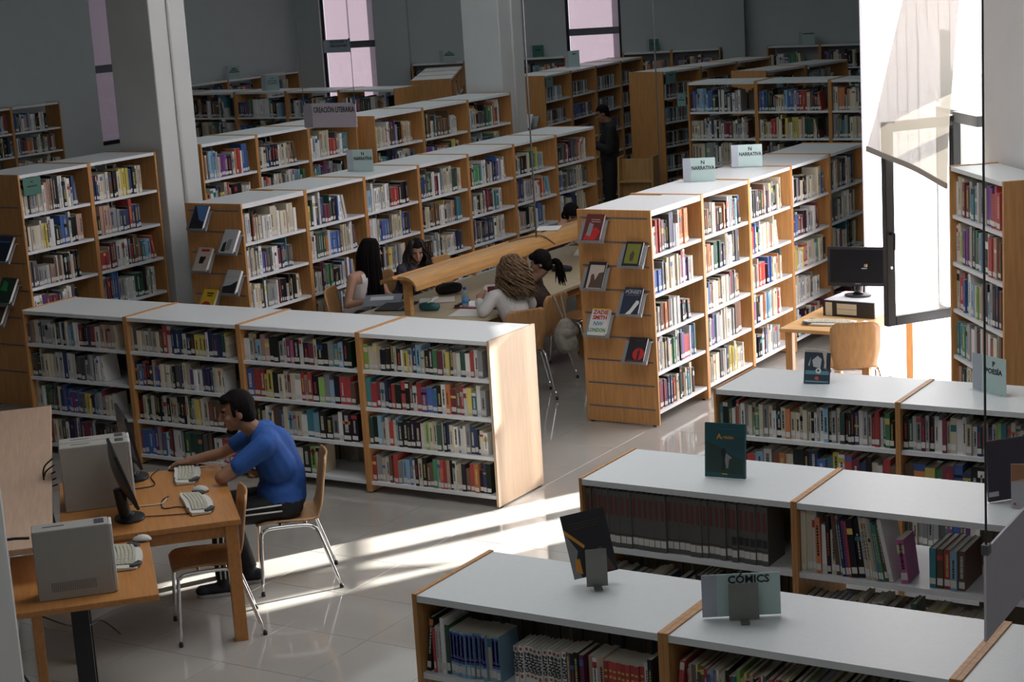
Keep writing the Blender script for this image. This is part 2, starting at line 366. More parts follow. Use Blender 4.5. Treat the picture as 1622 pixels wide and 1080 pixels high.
# ------------------------------------------------------------------ bookcases
PT = 0.022
def bay_meshes():
    pass
_shelfcache = {}
def box_me(name, dims):
    k = (name, tuple(round(d, 4) for d in dims))
    if k not in _shelfcache: _shelfcache[k] = boxes(name, [dims])
    return _shelfcache[k]
SLOTS = []     # places where books stand
def bay(org, rz, w, depth, H, levels, label, group, endpanel=None, uprights=PT, topm=WHITE, two_boards=False, plinth=True):
    """one bookcase unit. local x along the row, y into the depth, front at y=0"""
    r = thing('bookcase', org, rz, label, 'bookcase', group)
    sp = box_me('side_panel', (0, uprights, 0, depth, 0.012, H))
    ob('side_panel', sp, WOOD, r, (0.0006, 0, 0)); ob('side_panel', sp, WOOD, r, (w-uprights-0.0006, 0, 0))
    if two_boards:
        tp = box_me('top_panel', (uprights+.001, w-uprights-.001, 0.006, depth*.53, H-.05, H-.004))
        ob('top_panel', tp, topm, r)
        ob('top_panel', box_me('top_panel', (uprights+.001, w-uprights-.001, depth*.54, depth-.006, H-.055, H-.012)), topm, r)
    else:
        ob('top_panel', box_me('top_panel', (uprights+.001, w-uprights-.001, 0.004, depth-.004, H-.036, H-.006)), topm, r)
    for z in levels:
        ob('shelf', box_me('shelf', (uprights+.001, w-uprights-.001, 0.012, depth-.012, -.026, 0)), SHELFW, r, (0, 0, z))
    ft = box_me('foot', (0, .03, 0, .03, 0, .012))
    for fx in (.0, w-.03):
        for fy in (.03, depth-.06): ob('foot', ft, BLACKP, r, (fx, fy, 0))
    return r

def row(name_fmt, group, start, ang, bounds, depth, H, levels, uprights=PT, back=True, slots=True, two_first=False, key=None, fill=None, single=False, hmax=None):
    """bounds: positions of bay borders along the row"""
    d = Vector((cos(ang), sin(ang)))
    out = []
    for i in range(len(bounds)-1):
        w = bounds[i+1]-bounds[i]; p = Vector(start)+d*bounds[i]
        lab = name_fmt[i] if isinstance(name_fmt, (list, tuple)) else name_fmt
        r = bay((p.x, p.y, 0), ang, w, depth, H, levels, lab, group, uprights=uprights, two_boards=(two_first and i == 0))
        out.append(r)
        for k, z in enumerate(levels):
            nz = levels[k+1]-.026 if k+1 < len(levels) else H-.04
            SLOTS.append(dict(org=(p.x, p.y), ang=ang, x0=uprights+.004, x1=w-uprights-.004, z=z, gap=nz-z, depth=depth, key=key, bay=i, level=k, nlev=len(levels), back=back))
    return out
A90 = pi/2
def lv(n, z0, step): return [z0+step*i for i in range(n)]
ORD = ['zeroth', 'first', 'second', 'third', 'fourth', 'fifth', 'sixth', 'seventh', 'eighth', 'ninth', 'tenth', 'eleventh', 'twelfth', 'thirteenth', 'fourteenth', 'fifteenth', 'sixteenth', 'seventeenth', 'eighteenth', 'nineteenth', 'twentieth']
TENS = {2: 'twenty', 3: 'thirty', 4: 'forty', 5: 'fifty'}
def ordinal(n):
    if n <= 20: return ORD[n]
    t, u = divmod(n, 10)
    if u == 0: return {3: 'thirtieth', 4: 'fortieth', 5: 'fiftieth'}[t]
    return TENS[t]+'-'+ORD[u]

LOWLV = [0.09, 0.375, 0.66, 0.945]
# low bookcase run behind the seated reader
LB = [-11.33, -10.16, -8.985, -7.845, -6.695]
low_mid = row(['low bookcase farthest left, partly behind the pale counter', 'low bookcase just left of the seated reader', 'low bookcase directly behind the seated reader in blue', 'low bookcase with the sunlit pale wooden end panel'],
    'low bookcases behind the computer desk', (LB[0], 10.355), 0.0, [b-LB[0] for b in LB], 0.63, 1.23, LOWLV, uprights=0.020, key='low')
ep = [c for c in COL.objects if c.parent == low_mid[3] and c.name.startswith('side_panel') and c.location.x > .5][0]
ep.data = ep.data.copy(); ep.data.materials.clear(); ep['label'] = 'paler toned end panel'
ep.data.materials.append(mat('paler_end_wood', (.56, .41, .29), .42, noise=.08, nscale=5, stretch=(9, 9, .7)))  # paler copy of the side panel wood, on this end panel alone
PO = [-4.59, -3.435, -2.28, -1.13]
low_po = row(['low poetry bookcase with a small upright patterned book on top', 'low poetry bookcase carrying the POESÍA sign', 'low poetry bookcase at the right edge of the picture'], 'low poetry bookcases', (PO[0], 9.555), 0.0, [b-PO[0] for b in PO], 0.61, 1.23, LOWLV, uprights=0.0145, key='poesia')
AR = [-4.425, -3.255, -2.09, -0.93]
low_ar = row(['low bookcase with the upright teal picture book on top', 'low bookcase with leaning comics and a pink book', 'low bookcase behind the blank hanging sign'], 'low comic bookcases in the second row', (AR[0], 7.6), 0.0, [b-AR[0] for b in AR], 0.61, 1.23, [0.12, 0.50, 0.875], uprights=0.0145, key='ardalen')
CO = [-4.25, -3.065, -1.905, -0.75]
low_co = row(['low bookcase at the bottom left with a dark book in a steel stand on top', 'low bookcase carrying the CÓMICS sign', 'low bookcase in the bottom right corner'], 'low comic bookcases in the front row', (CO[0], 5.845), 0.0, [b-CO[0] for b in CO], 0.62, 1.23, [0.12, 0.50, 0.875], uprights=0.022, key='comics')
# narrative rows, double sided, running away from the viewer
NLV = lv(5, 0.125, 0.325)
NB = [12.765+.967*i for i in range(9)]
nr = row(['narrative bookcase with six display books on its wooden end', 'narrative bookcase under the nearer NARRATIVA sign of the right row', 'narrative bookcase under the farther NARRATIVA sign of the right row', 'fourth narrative bookcase of the right row', 'fifth narrative bookcase of the right row beside the computer screen'],
    'right row of narrative bookcases', (-6.63, NB[0]), A90, [b-NB[0] for b in NB[:6]], 0.68, 1.80, NLV, key='nright', two_first=True)
NL = [12.65+.967*i for i in range(9)]
nl = row(['narrative bookcase with display books on its dim end panel', 'second narrative bookcase of the left row', 'narrative bookcase of the left row carrying a NARRATIVA sign', 'fourth narrative bookcase of the left row', 'fifth narrative bookcase of the left row', 'sixth narrative bookcase of the left row', 'last narrative bookcase of the left row, near the standing man'],
    'left row of narrative bookcases', (-10.8, NL[0]), A90, [b-NL[0] for b in NL[:8]], 0.68, 1.80, NLV, key='nleft', two_first=True)
TLV = lv(6, 0.12, 0.34)
lc = row(['tall bookcase at the left edge with a small green sign', 'tall bookcase left of the nearest white pillar'], 'tall bookcases left of the pillar', (-12.45, 11.53), A90, [0, .91, 1.84], .66, 2.2, TLV, key='leftcase')
r2 = row(['tall bookcase right of the nearest white pillar', 'tall bookcase left of the hanging sign', 'tall bookcase behind the hanging sign'], 'tall bookcases behind the pillar', (-12.40, 13.985), A90, [0, .90, 1.80, 2.70], .66, 2.2, TLV, key='row2')
r2b = row(['tall bookcase just right of the hanging sign', 'tall bookcase between hanging sign and second pillar', 'tall bookcase left of the second white pillar'], 'tall bookcases before the second pillar', (-12.24, 16.80), A90, [0, 1.0, 2.0, 3.03], .66, 2.2, TLV, key='row2b')
fb = row(['far tall bookcase hidden partly by the nearest pillar', 'far tall bookcase with dark red volumes', 'far tall bookcase under a small grey sign', 'far tall bookcase behind the hanging sign top', 'far tall bookcase ending in a plain wood panel'], 'far bookcases facing the viewer at left', (-19.55, 20.8), 0.0, [0, .93, 1.87, 2.84, 3.81, 4.80], .60, 2.2, TLV, key='farb')
odd = row(['slanted far bookcase, nearest wood panelled unit', 'slanted far bookcase, middle unit', 'slanted far bookcase, farthest unit'], 'slanted far bookcases', (-14.97, 22.58), radians(120), [0, 1.1, 2.2, 3.3], .62, 2.2, TLV, key='odd')
dv = row(['video bookcase with an open book on its end panel', 'second video bookcase behind the standing man', 'third video bookcase behind the standing man', 'farthest video bookcase below the pinkish window'], 'video bookcases behind the standing man', (-13.40, 22.66), radians(96.0), [0, .97, 1.95, 2.98, 3.92], .62, 2.2, TLV, key='dvd')
r10 = row(['video bookcase with a broad plain wooden end right of the man', 'second video bookcase behind the plain wooden end', 'third video bookcase behind the plain wooden end'], 'video bookcases right of the standing man', (-11.59, 22.88), radians(80.5), [0, .95, 1.87, 2.80], .60, 2.2, TLV, key='r10')
r11 = row(['far right low gloss bookcase behind the facing row', 'farthest right bookcase behind the facing row'], 'bookcases behind the far facing row', (-9.89, 22.6), radians(78), [0, .96, 2.0], .58, 2.2, TLV, key='r11')
br = row(['far facing bookcase with a teal book, leftmost', 'far facing bookcase in the middle', 'far facing bookcase near the white window bay'], 'far facing bookcases at right', (-10.22, 20.85), 0.0, [0, .95, 1.93, 2.9], .60, 2.2, TLV, key='br')
def wallrow(labels, group, p, ang, bounds, key):
    return row(labels, group, p, ang, bounds, .30, 2.2, TLV, key=key, back=False)
angW = atan2(C2.y-C1.y, C2.x-C1.x); eW = Vector((cos(angW), sin(angW))); nW = Vector((eW.y, -eW.x))
def onW(t, off=.31): p = C1+eW*t+nW*off; return (p.x, p.y)
wallrow(['wall bookcase left of the second pillar'], 'bookcases along the back wall', onW(2.15), angW, [0, .95], 'wall')
wallrow(['wall bookcase just right of the second pillar'], 'bookcases along the back wall', onW(3.95), angW, [0, .95], 'wall')
wallrow(['wall bookcase right of the pinkish window', 'wall bookcase below a dark green sign at the far wall'], 'bookcases along the back wall', onW(5.9), angW, [0, .84, 1.68], 'wall')
wallrow(['end wall bookcase with a small sign', 'end wall bookcase beside the sunlit bay', 'end wall bookcase partly hidden by the window bay'], 'bookcases along the end wall', (-12.42, 28.46), 0, [0, .95, 1.9, 2.85], 'wall')
wallrow(['side wall bookcase at the far left edge', 'side wall bookcase ending left of the narrow window'], 'bookcases along the left wall', (-20.24, 17.8), A90-.03, [0, .95, 1.9], 'lwall')
wallrow(['side wall bookcase beyond the first pillar', 'side wall bookcase under a faint sign', 'side wall bookcase before the far corner'], 'bookcases along the left wall', (-20.09, 22.55), A90-.03, [0, .93, 1.86, 2.79], 'lwall')
RA = atan2(-.844, .646)
RL = hypot(.646, .844)
rc = row(['tall bookcase in the bright bay at the right edge'], 'tall bookcase beside the window', (-4.117, 12.608), RA, [0, RL], .36, 2.2, lv(6, .12, .345), key='right', uprights=.03)

# end panel slots (horizontal aluminium grooves) on the near ends of three rows
def grooves(parent, depth, H, zs, z0=None):
    # the near end of a row is local x = 0 ; panel face at x<0
    for z in zs:
        ob('slat_groove', box_me('slat_groove', (-.003, .0, .03, depth-.03, -.006, .006)), GROOVE, parent, (0, 0, z))
GZ = [1.735-.199*i for i in range(9)]
grooves(nr[0], .68, 1.8, GZ); grooves(nl[0], .68, 1.8, GZ)
GZ2 = [2.2-.30-.26*i for i in range(7)]
grooves(lc[0], .66, 2.2, GZ2)
# ------------------------------------------------------------------ books
PAL = {'W': (.70, .70, .68), 'C': (.60, .53, .38), 'K': (.018, .018, .022), 'R': (.50, .03, .03), 'M': (.20, .03, .06), 'B': (.03, .12, .42), 'N': (.03, .05, .14),
       'G': (.05, .28, .12), 'D': (.03, .10, .07), 'Y': (.70, .55, .06), 'O': (.65, .19, .03), 'P': (.15, .04, .28), 'T': (.02, .23, .30), 'A': (.32, .33, .34),
       'E': (.17, .09, .05), 'L': (.20, .42, .60), 'I': (.55, .08, .32), 'V': (.28, .55, .08), 'S': (.50, .30, .22), 'X': (.10, .10, .11)}
CNAME = {'W': 'white', 'C': 'cream', 'K': 'black', 'R': 'red', 'M': 'maroon', 'B': 'blue', 'N': 'navy', 'G': 'green', 'D': 'dark green', 'Y': 'yellow', 'O': 'orange',
         'P': 'purple', 'T': 'teal', 'A': 'grey', 'E': 'brown', 'L': 'light blue', 'I': 'pink', 'V': 'lime green', 'S': 'salmon', 'X': 'charcoal'}
MIX = 'WWWWWWWWCCCCCCCCCCKKKKKKKKXXXXNNNEEEAAAAWWCCRRMMBBTDDGYOLPS'
for _k in PAL:
    _c = PAL[_k]; _m = sum(_c)/3; PAL[_k] = tuple(v*.78+_m*.22 for v in _c)
MIXDVD = 'AAAXXXKKNNWWWEALM'
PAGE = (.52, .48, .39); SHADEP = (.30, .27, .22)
def jit(c, rng, a=.25):
    s = 1+rng.uniform(-a, a); return tuple(max(0.004, min(.9, v*s+rng.uniform(-.008, .008))) for v in c)

class Soup:
    def __init__(s): s.V = []; s.F = []; s.C = []
    def quad(s, a, b, c, d, col):
        o = len(s.V); s.V += [a, b, c, d]; s.F.append((o, o+1, o+2, o+3)); s.C.append(col)
    def mesh(s, name):
        me = bpy.data.meshes.new(name); me.from_pydata(s.V, [], s.F); me.update()
        at = me.attributes.new('Col', 'FLOAT_COLOR', 'FACE')
        at.data.foreach_set('color', [v for c in s.C for v in (*c, 1.0)])
        me.materials.append(BOOKM); return me
def book_faces(sp, T, w, h, d, col, title, label, fore=False, detail=False):
    """T maps local (x 0..w along shelf, y 0..d into depth, z 0..h) to the frame of the soup"""
    e = .0022 if w > .012 else .0012
    q = sp.quad
    if fore:
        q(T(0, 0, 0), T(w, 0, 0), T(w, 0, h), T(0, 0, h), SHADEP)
        q(T(0, 0, h), T(w, 0, h), T(w, d, h), T(0, d, h), PAGE)
        q(T(0, d, 0), T(0, 0, 0), T(0, 0, h), T(0, d, h), col); q(T(w, 0, 0), T(w, d, 0), T(w, d, h), T(w, 0, h), col)
        q(T(w, d, 0), T(0, d, 0), T(0, d, h), T(w, d, h), col)
        return
    hp = h-.004
    q(T(0, 0, 0), T(w, 0, 0), T(w, 0, h), T(0, 0, h), col)                      # spine
    q(T(0, d, 0), T(0, 0, 0), T(0, 0, h), T(0, d, h), col)                      # boards
    q(T(w, 0, 0), T(w, d, 0), T(w, d, h), T(w, 0, h), col)
    if detail:
        q(T(e, d-.003, 0), T(e, d-.003, hp), T(w-e, d-.003, hp), T(w-e, d-.003, 0), PAGE)
        q(T(e, e, hp), T(w-e, e, hp), T(w-e, d-.003, hp), T(e, d-.003, hp), PAGE)      # recessed page block
        q(T(0, 0, h), T(w, 0, h), T(w, e, h), T(0, e, h), col)
        q(T(0, e, h), T(e, e, h), T(e, d, h), T(0, d, h), col); q(T(w-e, e, h), T(w, e, h), T(w, d, h), T(w-e, d, h), col)
        q(T(e, e, hp), T(e, d, hp), T(e, d, h), T(e, e, h), col); q(T(w-e, d, hp), T(w-e, e, hp), T(w-e, e, h), T(w-e, d, h), col)
        q(T(w-e, e, hp), T(e, e, hp), T(e, e, h), T(w-e, e, h), col)
        q(T(0, d, 0), T(0, d, h), T(e, d, h), T(e, d, 0), col); q(T(w-e, d, 0), T(w-e, d, h), T(w, d, h), T(w, d, 0), col)
    else:
        q(T(0, 0, h), T(w, 0, h), T(w, d, h), T(0, d, h), PAGE)
        q(T(w, d, 0), T(0, d, 0), T(0, d, h), T(w, d, h), PAGE)
    y = -.0007
    if title:
        for (a, b, z0, z1, c) in title:
            q(T(w*a, y, h*z0), T(w*b, y, h*z0), T(w*b, y, h*z1), T(w*a, y, h*z1), c)
    if label:
        z0, z1 = label; lc = (.66, .65, .62)
        q(T(w*.06, y*1.4, z0), T(w*.94, y*1.4, z0), T(w*.94, y*1.4, z1), T(w*.06, y*1.4, z1), lc)

def titles(rng, c, w):
    lum = sum(c)/3; out = []
    ink = (.02, .02, .03) if lum > .25 else rng.choice([(.6, .58, .5), (.55, .45, .15), (.6, .6, .6), (.45, .08, .06)])
    k = rng.random()
    if k < .55:
        z = .32
        top = rng.uniform(.7, .92); a = rng.uniform(.28, .4)
        while z < top:
            z2 = z+rng.uniform(.02, .05)
            out.append((a, 1-a, z, min(z2, top), ink)); z = z2+rng.uniform(.006, .02)
    if rng.random() < .22:
        zz = rng.uniform(.55, .85); out.append((0.02, .98, zz, min(.97, zz+rng.uniform(.05, .2)), jit(PAL[rng.choice('RWKYBCTO')], rng)))
    return out

RNG = random.Random(11)
SEQ = {('low', 3, 3): 'VCCCKKKCKWYCNLCKKGMCYNCWDWRWA', ('low', 3, 2): 'TRMANKRKRKEWRPBBKWOMERWYTWA', ('low', 3, 1): 'DKLCWRCLKKKKKCWVCCDWKNCWAWWANNKCW', ('low', 3, 0): 'RAACWEERALLBWKCKEEGARRSKWCCKEROKNK',
       ('low', 2, 3): 'WAMLSSKKAWMIKWKMCKKATLKK', ('low', 2, 2): 'BRRYYKCCMCWRSRKVALKRRE', ('low', 2, 1): 'EKCWCEBCLACWTLKKAWKK', ('low', 2, 0): 'WARDOWKWKVC',
       ('poesia', 0, 3): 'TKDWRAWACCGCACWKCOCCCCCKWAWLKACDKKKNWACMRWDGKW', ('poesia', 1, 3): 'KDAAMAKWWMCCWWCWNSNAVTACACKRKOKWKCDTBWKC',
       ('poesia', 0, 2): 'ENKKRLWEOCKKNBTYWRMNKCWRE', ('poesia', 1, 2): 'EBYGMBNKKSCWKAWCKLKWC',
       ('right', 0, 5): 'WCCMEATALWAWCPPRRR', ('right', 0, 4): 'WCVPPMAKGDLAKWRRSE', ('right', 0, 3): 'CRRBTWLWVCAEKLAKNE', ('right', 0, 2): 'TLGLAWAKWSSWMCAE', ('right', 0, 1): 'SKGCWBNTAR'}
SHELFNAME = {'low': {3: 'low bookcase with sunlit end panel', 2: 'low bookcase behind the seated reader'},
             'poesia': {0: 'first poetry bookcase', 1: 'poetry bookcase with the sign'},
             'right': {0: 'tall bookcase by the window'},
             'ardalen': {0: 'bookcase under the teal picture book', 1: 'bookcase of leaning comics'},
             'comics': {0: 'front comic bookcase at bottom left', 1: 'bookcase carrying the CÓMICS sign'}}
LEVNAME = {0: 'bottom shelf', -1: 'top shelf'}
def levname(k, n):
    if k == n-1: return 'top shelf'
    if k == 0: return 'bottom shelf'
    return {1: 'second', 2: 'third', 3: 'fourth', 4: 'fifth'}[n-1-k]+' shelf down'
SOUP = Soup()
INDIV = []
def spec(c, w, h, d, lean=0, title=None, label=True, gap=0, y=None): return dict(c=c, w=w, h=h, d=d, lean=lean, title=title, label=label, gap=gap, y=y)
def custom(slot, rng):
    k, b, l = slot['key'], slot['bay'], slot['level']
    g = slot['gap']
    L = []
    if k == 'ardalen' and b == 0 and l == 2:
        for i in range(31):
            t = [(.22, .78, .56, .90, (.17, .055, .045)), (.03, .97, .235, .25, (.05, .05, .05))]
            if i > 24: t.append((.1, .9, .3, .44, (.04, .04, .045)))
            L.append(spec('A', .0318, .298, .20, title=t, label=(.026, .062)))
            L[-1]['col'] = (.125, .125, .115)
        return L
    if k == 'ardalen' and b == 1 and l == 2:
        for c, w, h, ln in [('C', .026, .29, 0), ('C', .028, .295, 0), ('W', .022, .29, 0), ('O', .024, .25, .02), ('W', .026, .22, 0), ('K', .02, .26, .03), ('C', .026, .2, .02), ('E', .018, .29, .09), ('A', .014, .27, .09), ('N', .014, .25, .1), ('P', .014, .25, .1),
                             ('R', .012, .25, .1), ('K', .03, .26, .11), ('K', .03, .26, .11), ('W', .014, .28, .12), ('C', .012, .29, .13), ('C', .012, .29, .13), ('C', .012, .28, .13), ('A', .012, .28, .14), ('T', .012, .26, .15), ('G', .01, .25, .16), ('E', .016, .26, .17), ('W', .02, .29, .2)]:
            L.append(spec(c, w, min(.303, h*1.1), .2 if h > .25 else .16, lean=-ln))
        L.append(spec('I', .035, .21, .15, lean=-.12, gap=.035))
        for c in 'TERLE':
            s_ = spec(c, .030, .19, .26, gap=(.10 if c == 'T' else .003)); s_['low'] = .7; L.append(s_)
        return L
    if k == 'comics' and b == 0 and l == 2:
        L += [spec('K', .02, .25, .2, lean=.13), spec('R', .012, .20, .15, gap=.02), spec('W', .014, .21, .16), spec('W', .014, .21, .16), spec('W', .018, .25, .17), spec('D', .018, .22, .17)]
        for i in range(12):
            c = 'C' if i == 9 else 'L'
            t = [(.06, .94, .30, .95, (.05, .10, .30) if i % 2 else (.08, .06, .28)), (.3, .7, .45, .9, (.25, .45, .6)), (.05, .95, .36, .39, (.5, .05, .15))] if i != 9 else None
            L.append(spec(c, .0195, .205, .15, title=t, gap=(.004 if i == 0 else .0008)))
        for i in range(11):
            t = [(.25, .8, .90, .97, (.35, .1, .05)), (.2, .8, .24, .33, (.4, .12, .05))]
            L.append(spec('W', .021, .185, .14, title='GANTZ', gap=(.075 if i == 0 else .0008))); L[-1]['t2'] = t
        L += [spec('E', .02, .19, .14), spec('K', .02, .19, .14), spec('K', .02, .2, .14), spec('M', .02, .19, .14)]
        L += [spec('S', .024, .19, .14, gap=.02), spec('W', .02, .19, .14), spec('S', .022, .19, .14)]
        for i in range(9): L.append(spec('R', .02, .18, .14, title=[(.2, .8, .4, .46, (.6, .45, .1)), (.2, .8, .6, .66, (.6, .45, .1)), (.2, .8, .75, .8, (.6, .45, .1))]))
        L += [spec('W', .02, .2, .15, lean=.0), spec('K', .02, .22, .15), spec('A', .03, .23, .16, lean=.1, gap=.03), spec('C', .03, .18, .14, gap=.05), spec('W', .03, .17, .14), spec('E', .02, .18, .14)]
        return L
    if k == 'comics' and b == 1 and l == 2:
        L += [spec('R', .02, .24, .2, lean=.12)]
        for i in range(78): L.append(spec(rng.choice('WCALTRBKXYSVWKEX'), rng.uniform(.008, .017), rng.uniform(.2, .235), .2, gap=(.03 if i == 0 else 0), label=True))
        return L
    return None

def fill(slot):
    rng = RNG; key = slot['key']; x = slot['x0']; x1 = slot['x1']; W_ = x1-x; g = slot['gap']
    ca, sa = cos(slot['ang']), sin(slot['ang']); ox, oy = slot['org']; z = slot['z']
    recs = []
    cl = custom(slot, rng)
    seq = SEQ.get((key, slot['bay'], slot['level']))
    if cl:
        for s_ in cl: recs.append(s_)
    elif seq:
        ws = [rng.uniform(.7, 1.4)*(1.15 if c in 'RBKPT' else 1) for c in seq]
        target = W_*({'low': .93, 'poesia': .985, 'right': .86}[key])
        if (key, slot['bay'], slot['level']) in (('low', 2, 0),): target = W_*.62
        f = target/sum(ws)
        for c, w in zip(seq, ws): recs.append(spec(c, min(w*f, .075), (rng.uniform(.66, .88)*min(g, .30) if key != 'right' else rng.uniform(.72, .95)*g), rng.uniform(.13, .18)))
    else:
        dvd = key in ('dvd', 'r10')
        frac = rng.uniform(.70, .93) if key not in ('wall', 'lwall') else rng.uniform(.6, 1.0)
        lim = x+W_*frac; cur = x
        pal = MIXDVD if dvd else MIX
        if rng.random() < .3: pal = pal+rng.choice('RBTYNKW')*8
        base = rng.uniform(.72, .84)
        while cur < lim:
            c = rng.choice(pal); w = rng.uniform(.012, .044) if not dvd else .017
            n = rng.choice((1, 1, 1, 1, 1, 2, 3, 4)); hh = min(g-.02, max(.17, rng.gauss(base, .09)*min(g, .31))) if not dvd else .19
            for _ in range(n):
                if cur >= lim: break
                recs.append(spec(c, w, hh, rng.uniform(.13, .18), lean=0, label=rng.random() < .93)); cur += w+.0006
    idx = 0; n = len(recs); side = 'low' if key in ('low', 'poesia', 'ardalen', 'comics') else ''
    yb = .035
    cand = (key in SHELFNAME and slot['bay'] in SHELFNAME[key])
    for i, s_ in enumerate(recs):
        x += s_['gap']+.0005
        if x+s_['w'] > x1: break
        idx += 1
        col = s_.get('col') or jit(PAL[s_['c']], rng)
        if s_['title'] == 'GANTZ': tt = s_['t2']
        else: tt = s_['title'] if s_['title'] is not None else titles(rng, col, s_['w'])
        if s_['label'] is True:
            lz = rng.choice((.012, .016, .02)); lab = (lz, lz+rng.uniform(.028, .036))
        else: lab = s_['label'] or None
        yo = yb+rng.uniform(-.008, .012)
        lean = s_['lean']
        if not cl and i == len(recs)-1 and rng.random() < .35 and not cand: lean = -rng.uniform(.06, .2)
        cl_, sl_ = cos(lean), sin(lean)
        wx = s_['w']
        def T(a, b, c_, x=x, yo=yo, cl_=cl_, sl_=sl_, s_=s_):
            lx = x+a*cl_+c_*sl_; lz = -a*sl_+c_*cl_+(s_['w']*sl_ if sl_ > 0 else 0)
            ly = yo+b
            return (ox+lx*ca-ly*sa, oy+lx*sa+ly*ca, z+.0005+lz+(0 if sl_ >= 0 else 0))
        rec = dict(slot=slot, s=s_, col=col, tt=tt, lab=lab, T=T, x=x, yo=yo, lean=lean, idx=idx)
        placed = False
        if cand:
            p0 = T(0, 0, 0); p1 = T(s_['w'], 0, s_['h']); q0 = proj(*p0); q1 = proj(*p1)
            if -5 < q0[0] < 1630 and q1[1] > -5 and q1[1] < 1078:
                rec['a'] = abs(q1[0]-q0[0])*min(abs(q1[1]-q0[1]), max(0, 1080-min(q0[1], q1[1]))); rec['a'] *= (4 if s_['title'] == 'GANTZ' else 1); INDIV.append(rec); placed = True
        if not placed: book_faces(SOUP, T, s_['w'], s_['h'], s_['d'], col, tt, lab)
        x += s_['w']*cl_+(abs(sl_)*.012)
    if slot['back']:
        # books of the opposite side, seen by their fore edges
        D = slot['depth']; xx = slot['x0']; lim = slot['x0']+W_*rng.uniform(.75, .97)
        if key == 'ardalen' and slot['bay'] == 1: xx = slot['x0']+W_*.66; lim = x1
        while xx < lim:
            w = rng.uniform(.014, .05); h = min(g-.02, rng.uniform(.62, .9)*min(g, .3)); d = rng.uniform(.14, .19)
            if xx+w > x1: break
            yo = D-.035-d
            def T(a, b, c_, xx=xx, yo=yo): return (ox+(xx+a)*ca-(yo+b)*sa, oy+(xx+a)*sa+(yo+b)*ca, z+.0005+c_)
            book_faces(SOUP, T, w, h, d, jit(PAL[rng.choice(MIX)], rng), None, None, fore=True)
            xx += w+.0008
# shelves that stay fully hidden behind nearer furniture get no books
def hidden(s):
    k, l, b = s['key'], s['level'], s['bay']
    if k in ('row2', 'row2b') and l < 2: return True
    if k in ('odd',) and l < 2: return True
    if k == 'farb' and l < 3: return True
    if k in ('wall',) and l < 2: return True
    if k in ('poesia',) and l < 1: return True
    if k in ('comics',) and l < 2: return True
    if k in ('ardalen',) and l < 1: return True
    if k in ('br', 'r11', 'r10') and l < 1: return True
    return False
for s in SLOTS:
    if not hidden(s): fill(s)
INDIV.sort(key=lambda r: -r['a'])
COUNT = {}
for r in INDIV[300:]: book_faces(SOUP, r['T'], r['s']['w'], r['s']['h'], r['s']['d'], r['col'], r['tt'], r['lab'])
GROUPS = {'low': 'books in the low bookcases behind the reader', 'poesia': 'books in the poetry bookcases', 'right': 'books in the tall bookcase by the window', 'ardalen': 'comics in the second low row', 'comics': 'comics in the front low row'}
for r in INDIV[:300]:
    s_ = r['s']; sl = r['slot']; sp = Soup()
    def L(a, b, c): return (a, b, c)
    book_faces(sp, L, s_['w'], s_['h'], s_['d'], r['col'], r['tt'], None, detail=True)
    me = sp.mesh('book')
    ca, sa = cos(sl['ang']), sin(sl['ang']); lx, ly = r['x'], r['yo']
    lean = r['lean']; lift = s_['w']*sin(lean) if lean > 0 else 0
    o = ob('book', me, None, None, (sl['org'][0]+lx*ca-ly*sa, sl['org'][1]+lx*sa+ly*ca, sl['z']+.0005+lift), (0, lean, sl['ang']))
    o.rotation_mode = 'XYZ'
    nm = CNAME[s_['c']] if 'col' not in s_ else 'grey'
    tag(o, '%s book, %s from left, %s, %s' % (nm, ordinal(r['idx']), levname(sl['level'], sl['nlev']), SHELFNAME[sl['key']][sl['bay']]), 'book', GROUPS[sl['key']])
    if r['lab']:
        z0, z1 = r['lab']; w = s_['w']
        ob('spine_label', boxes('spine_label', [(w*.05, w*.95, -.0012, -.0002, z0, z1)]), LABELW, o)
    if s_['title'] == 'GANTZ':
        text('spine_lettering', 'GANTZ', .026, INK, o, (s_['w']/2, -.0011, s_['h']*.62), (pi/2, -pi/2, 0), ext=.0002, bold=.0010)
bs = ob('shelved_books', SOUP.mesh('shelved_books')); tag(bs, 'rows of assorted books filling the remaining library shelves', 'books', kind='stuff')
print('books: indiv', len(INDIV), 'soup faces', len(SOUP.F))
# ------------------------------------------------------------------ signs
def card(name, w, h, band, label, loc, rz, lines, tsize, group=None, face=None, bandm=None, lean=0.0, foot=True, cat='sign', bars=None, ty=None, t=.004, bold=.0):
    """upright printed card. local x along the face, front towards -y"""
    r = thing(name, loc, rz, label, cat, group)
    fm = face or SIGNG; bm_ = bandm or SIGNL
    ob('face_panel', boxes('face_panel', [(-w/2+band, w/2, 0, t, 0, h)]), fm, r, None, (-lean, 0, 0))
    ob('colour_band', boxes('colour_band', [(-w/2, -w/2+band-.0005, 0, t, 0, h)]), bm_, r, None, (-lean, 0, 0))
    if lines:
        cx = band/2; z = (ty if ty is not None else h*.80)
        for i, s in enumerate(lines):
            lt = text('lettering', s, tsize, INK, r, (cx, -.0008, z-i*tsize*1.05), (pi/2, 0, 0), bold=bold)
            ww = max(v.co.x for v in lt.data.vertices)-min(v.co.x for v in lt.data.vertices)
            lim = (w-band)*.93
            if ww > lim: lt.scale = (lim/ww, 1, 1)
    if bars:
        cx = band/2
        for i, (bw, bz) in enumerate(bars):
            ob('print_line', boxes('print_line', [(cx-bw/2, cx+bw/2, -.001, 0, bz-.008, bz+.008)]), INK, r)
    if foot:
        ob('clear_foot', boxes('clear_foot', [(-w*.48, w*.48, -.035, -.001, 0.0005, .003), (-w*.48, w*.48, .0045, .05, 0.0005, .003)]), GLASS, r)
    return r
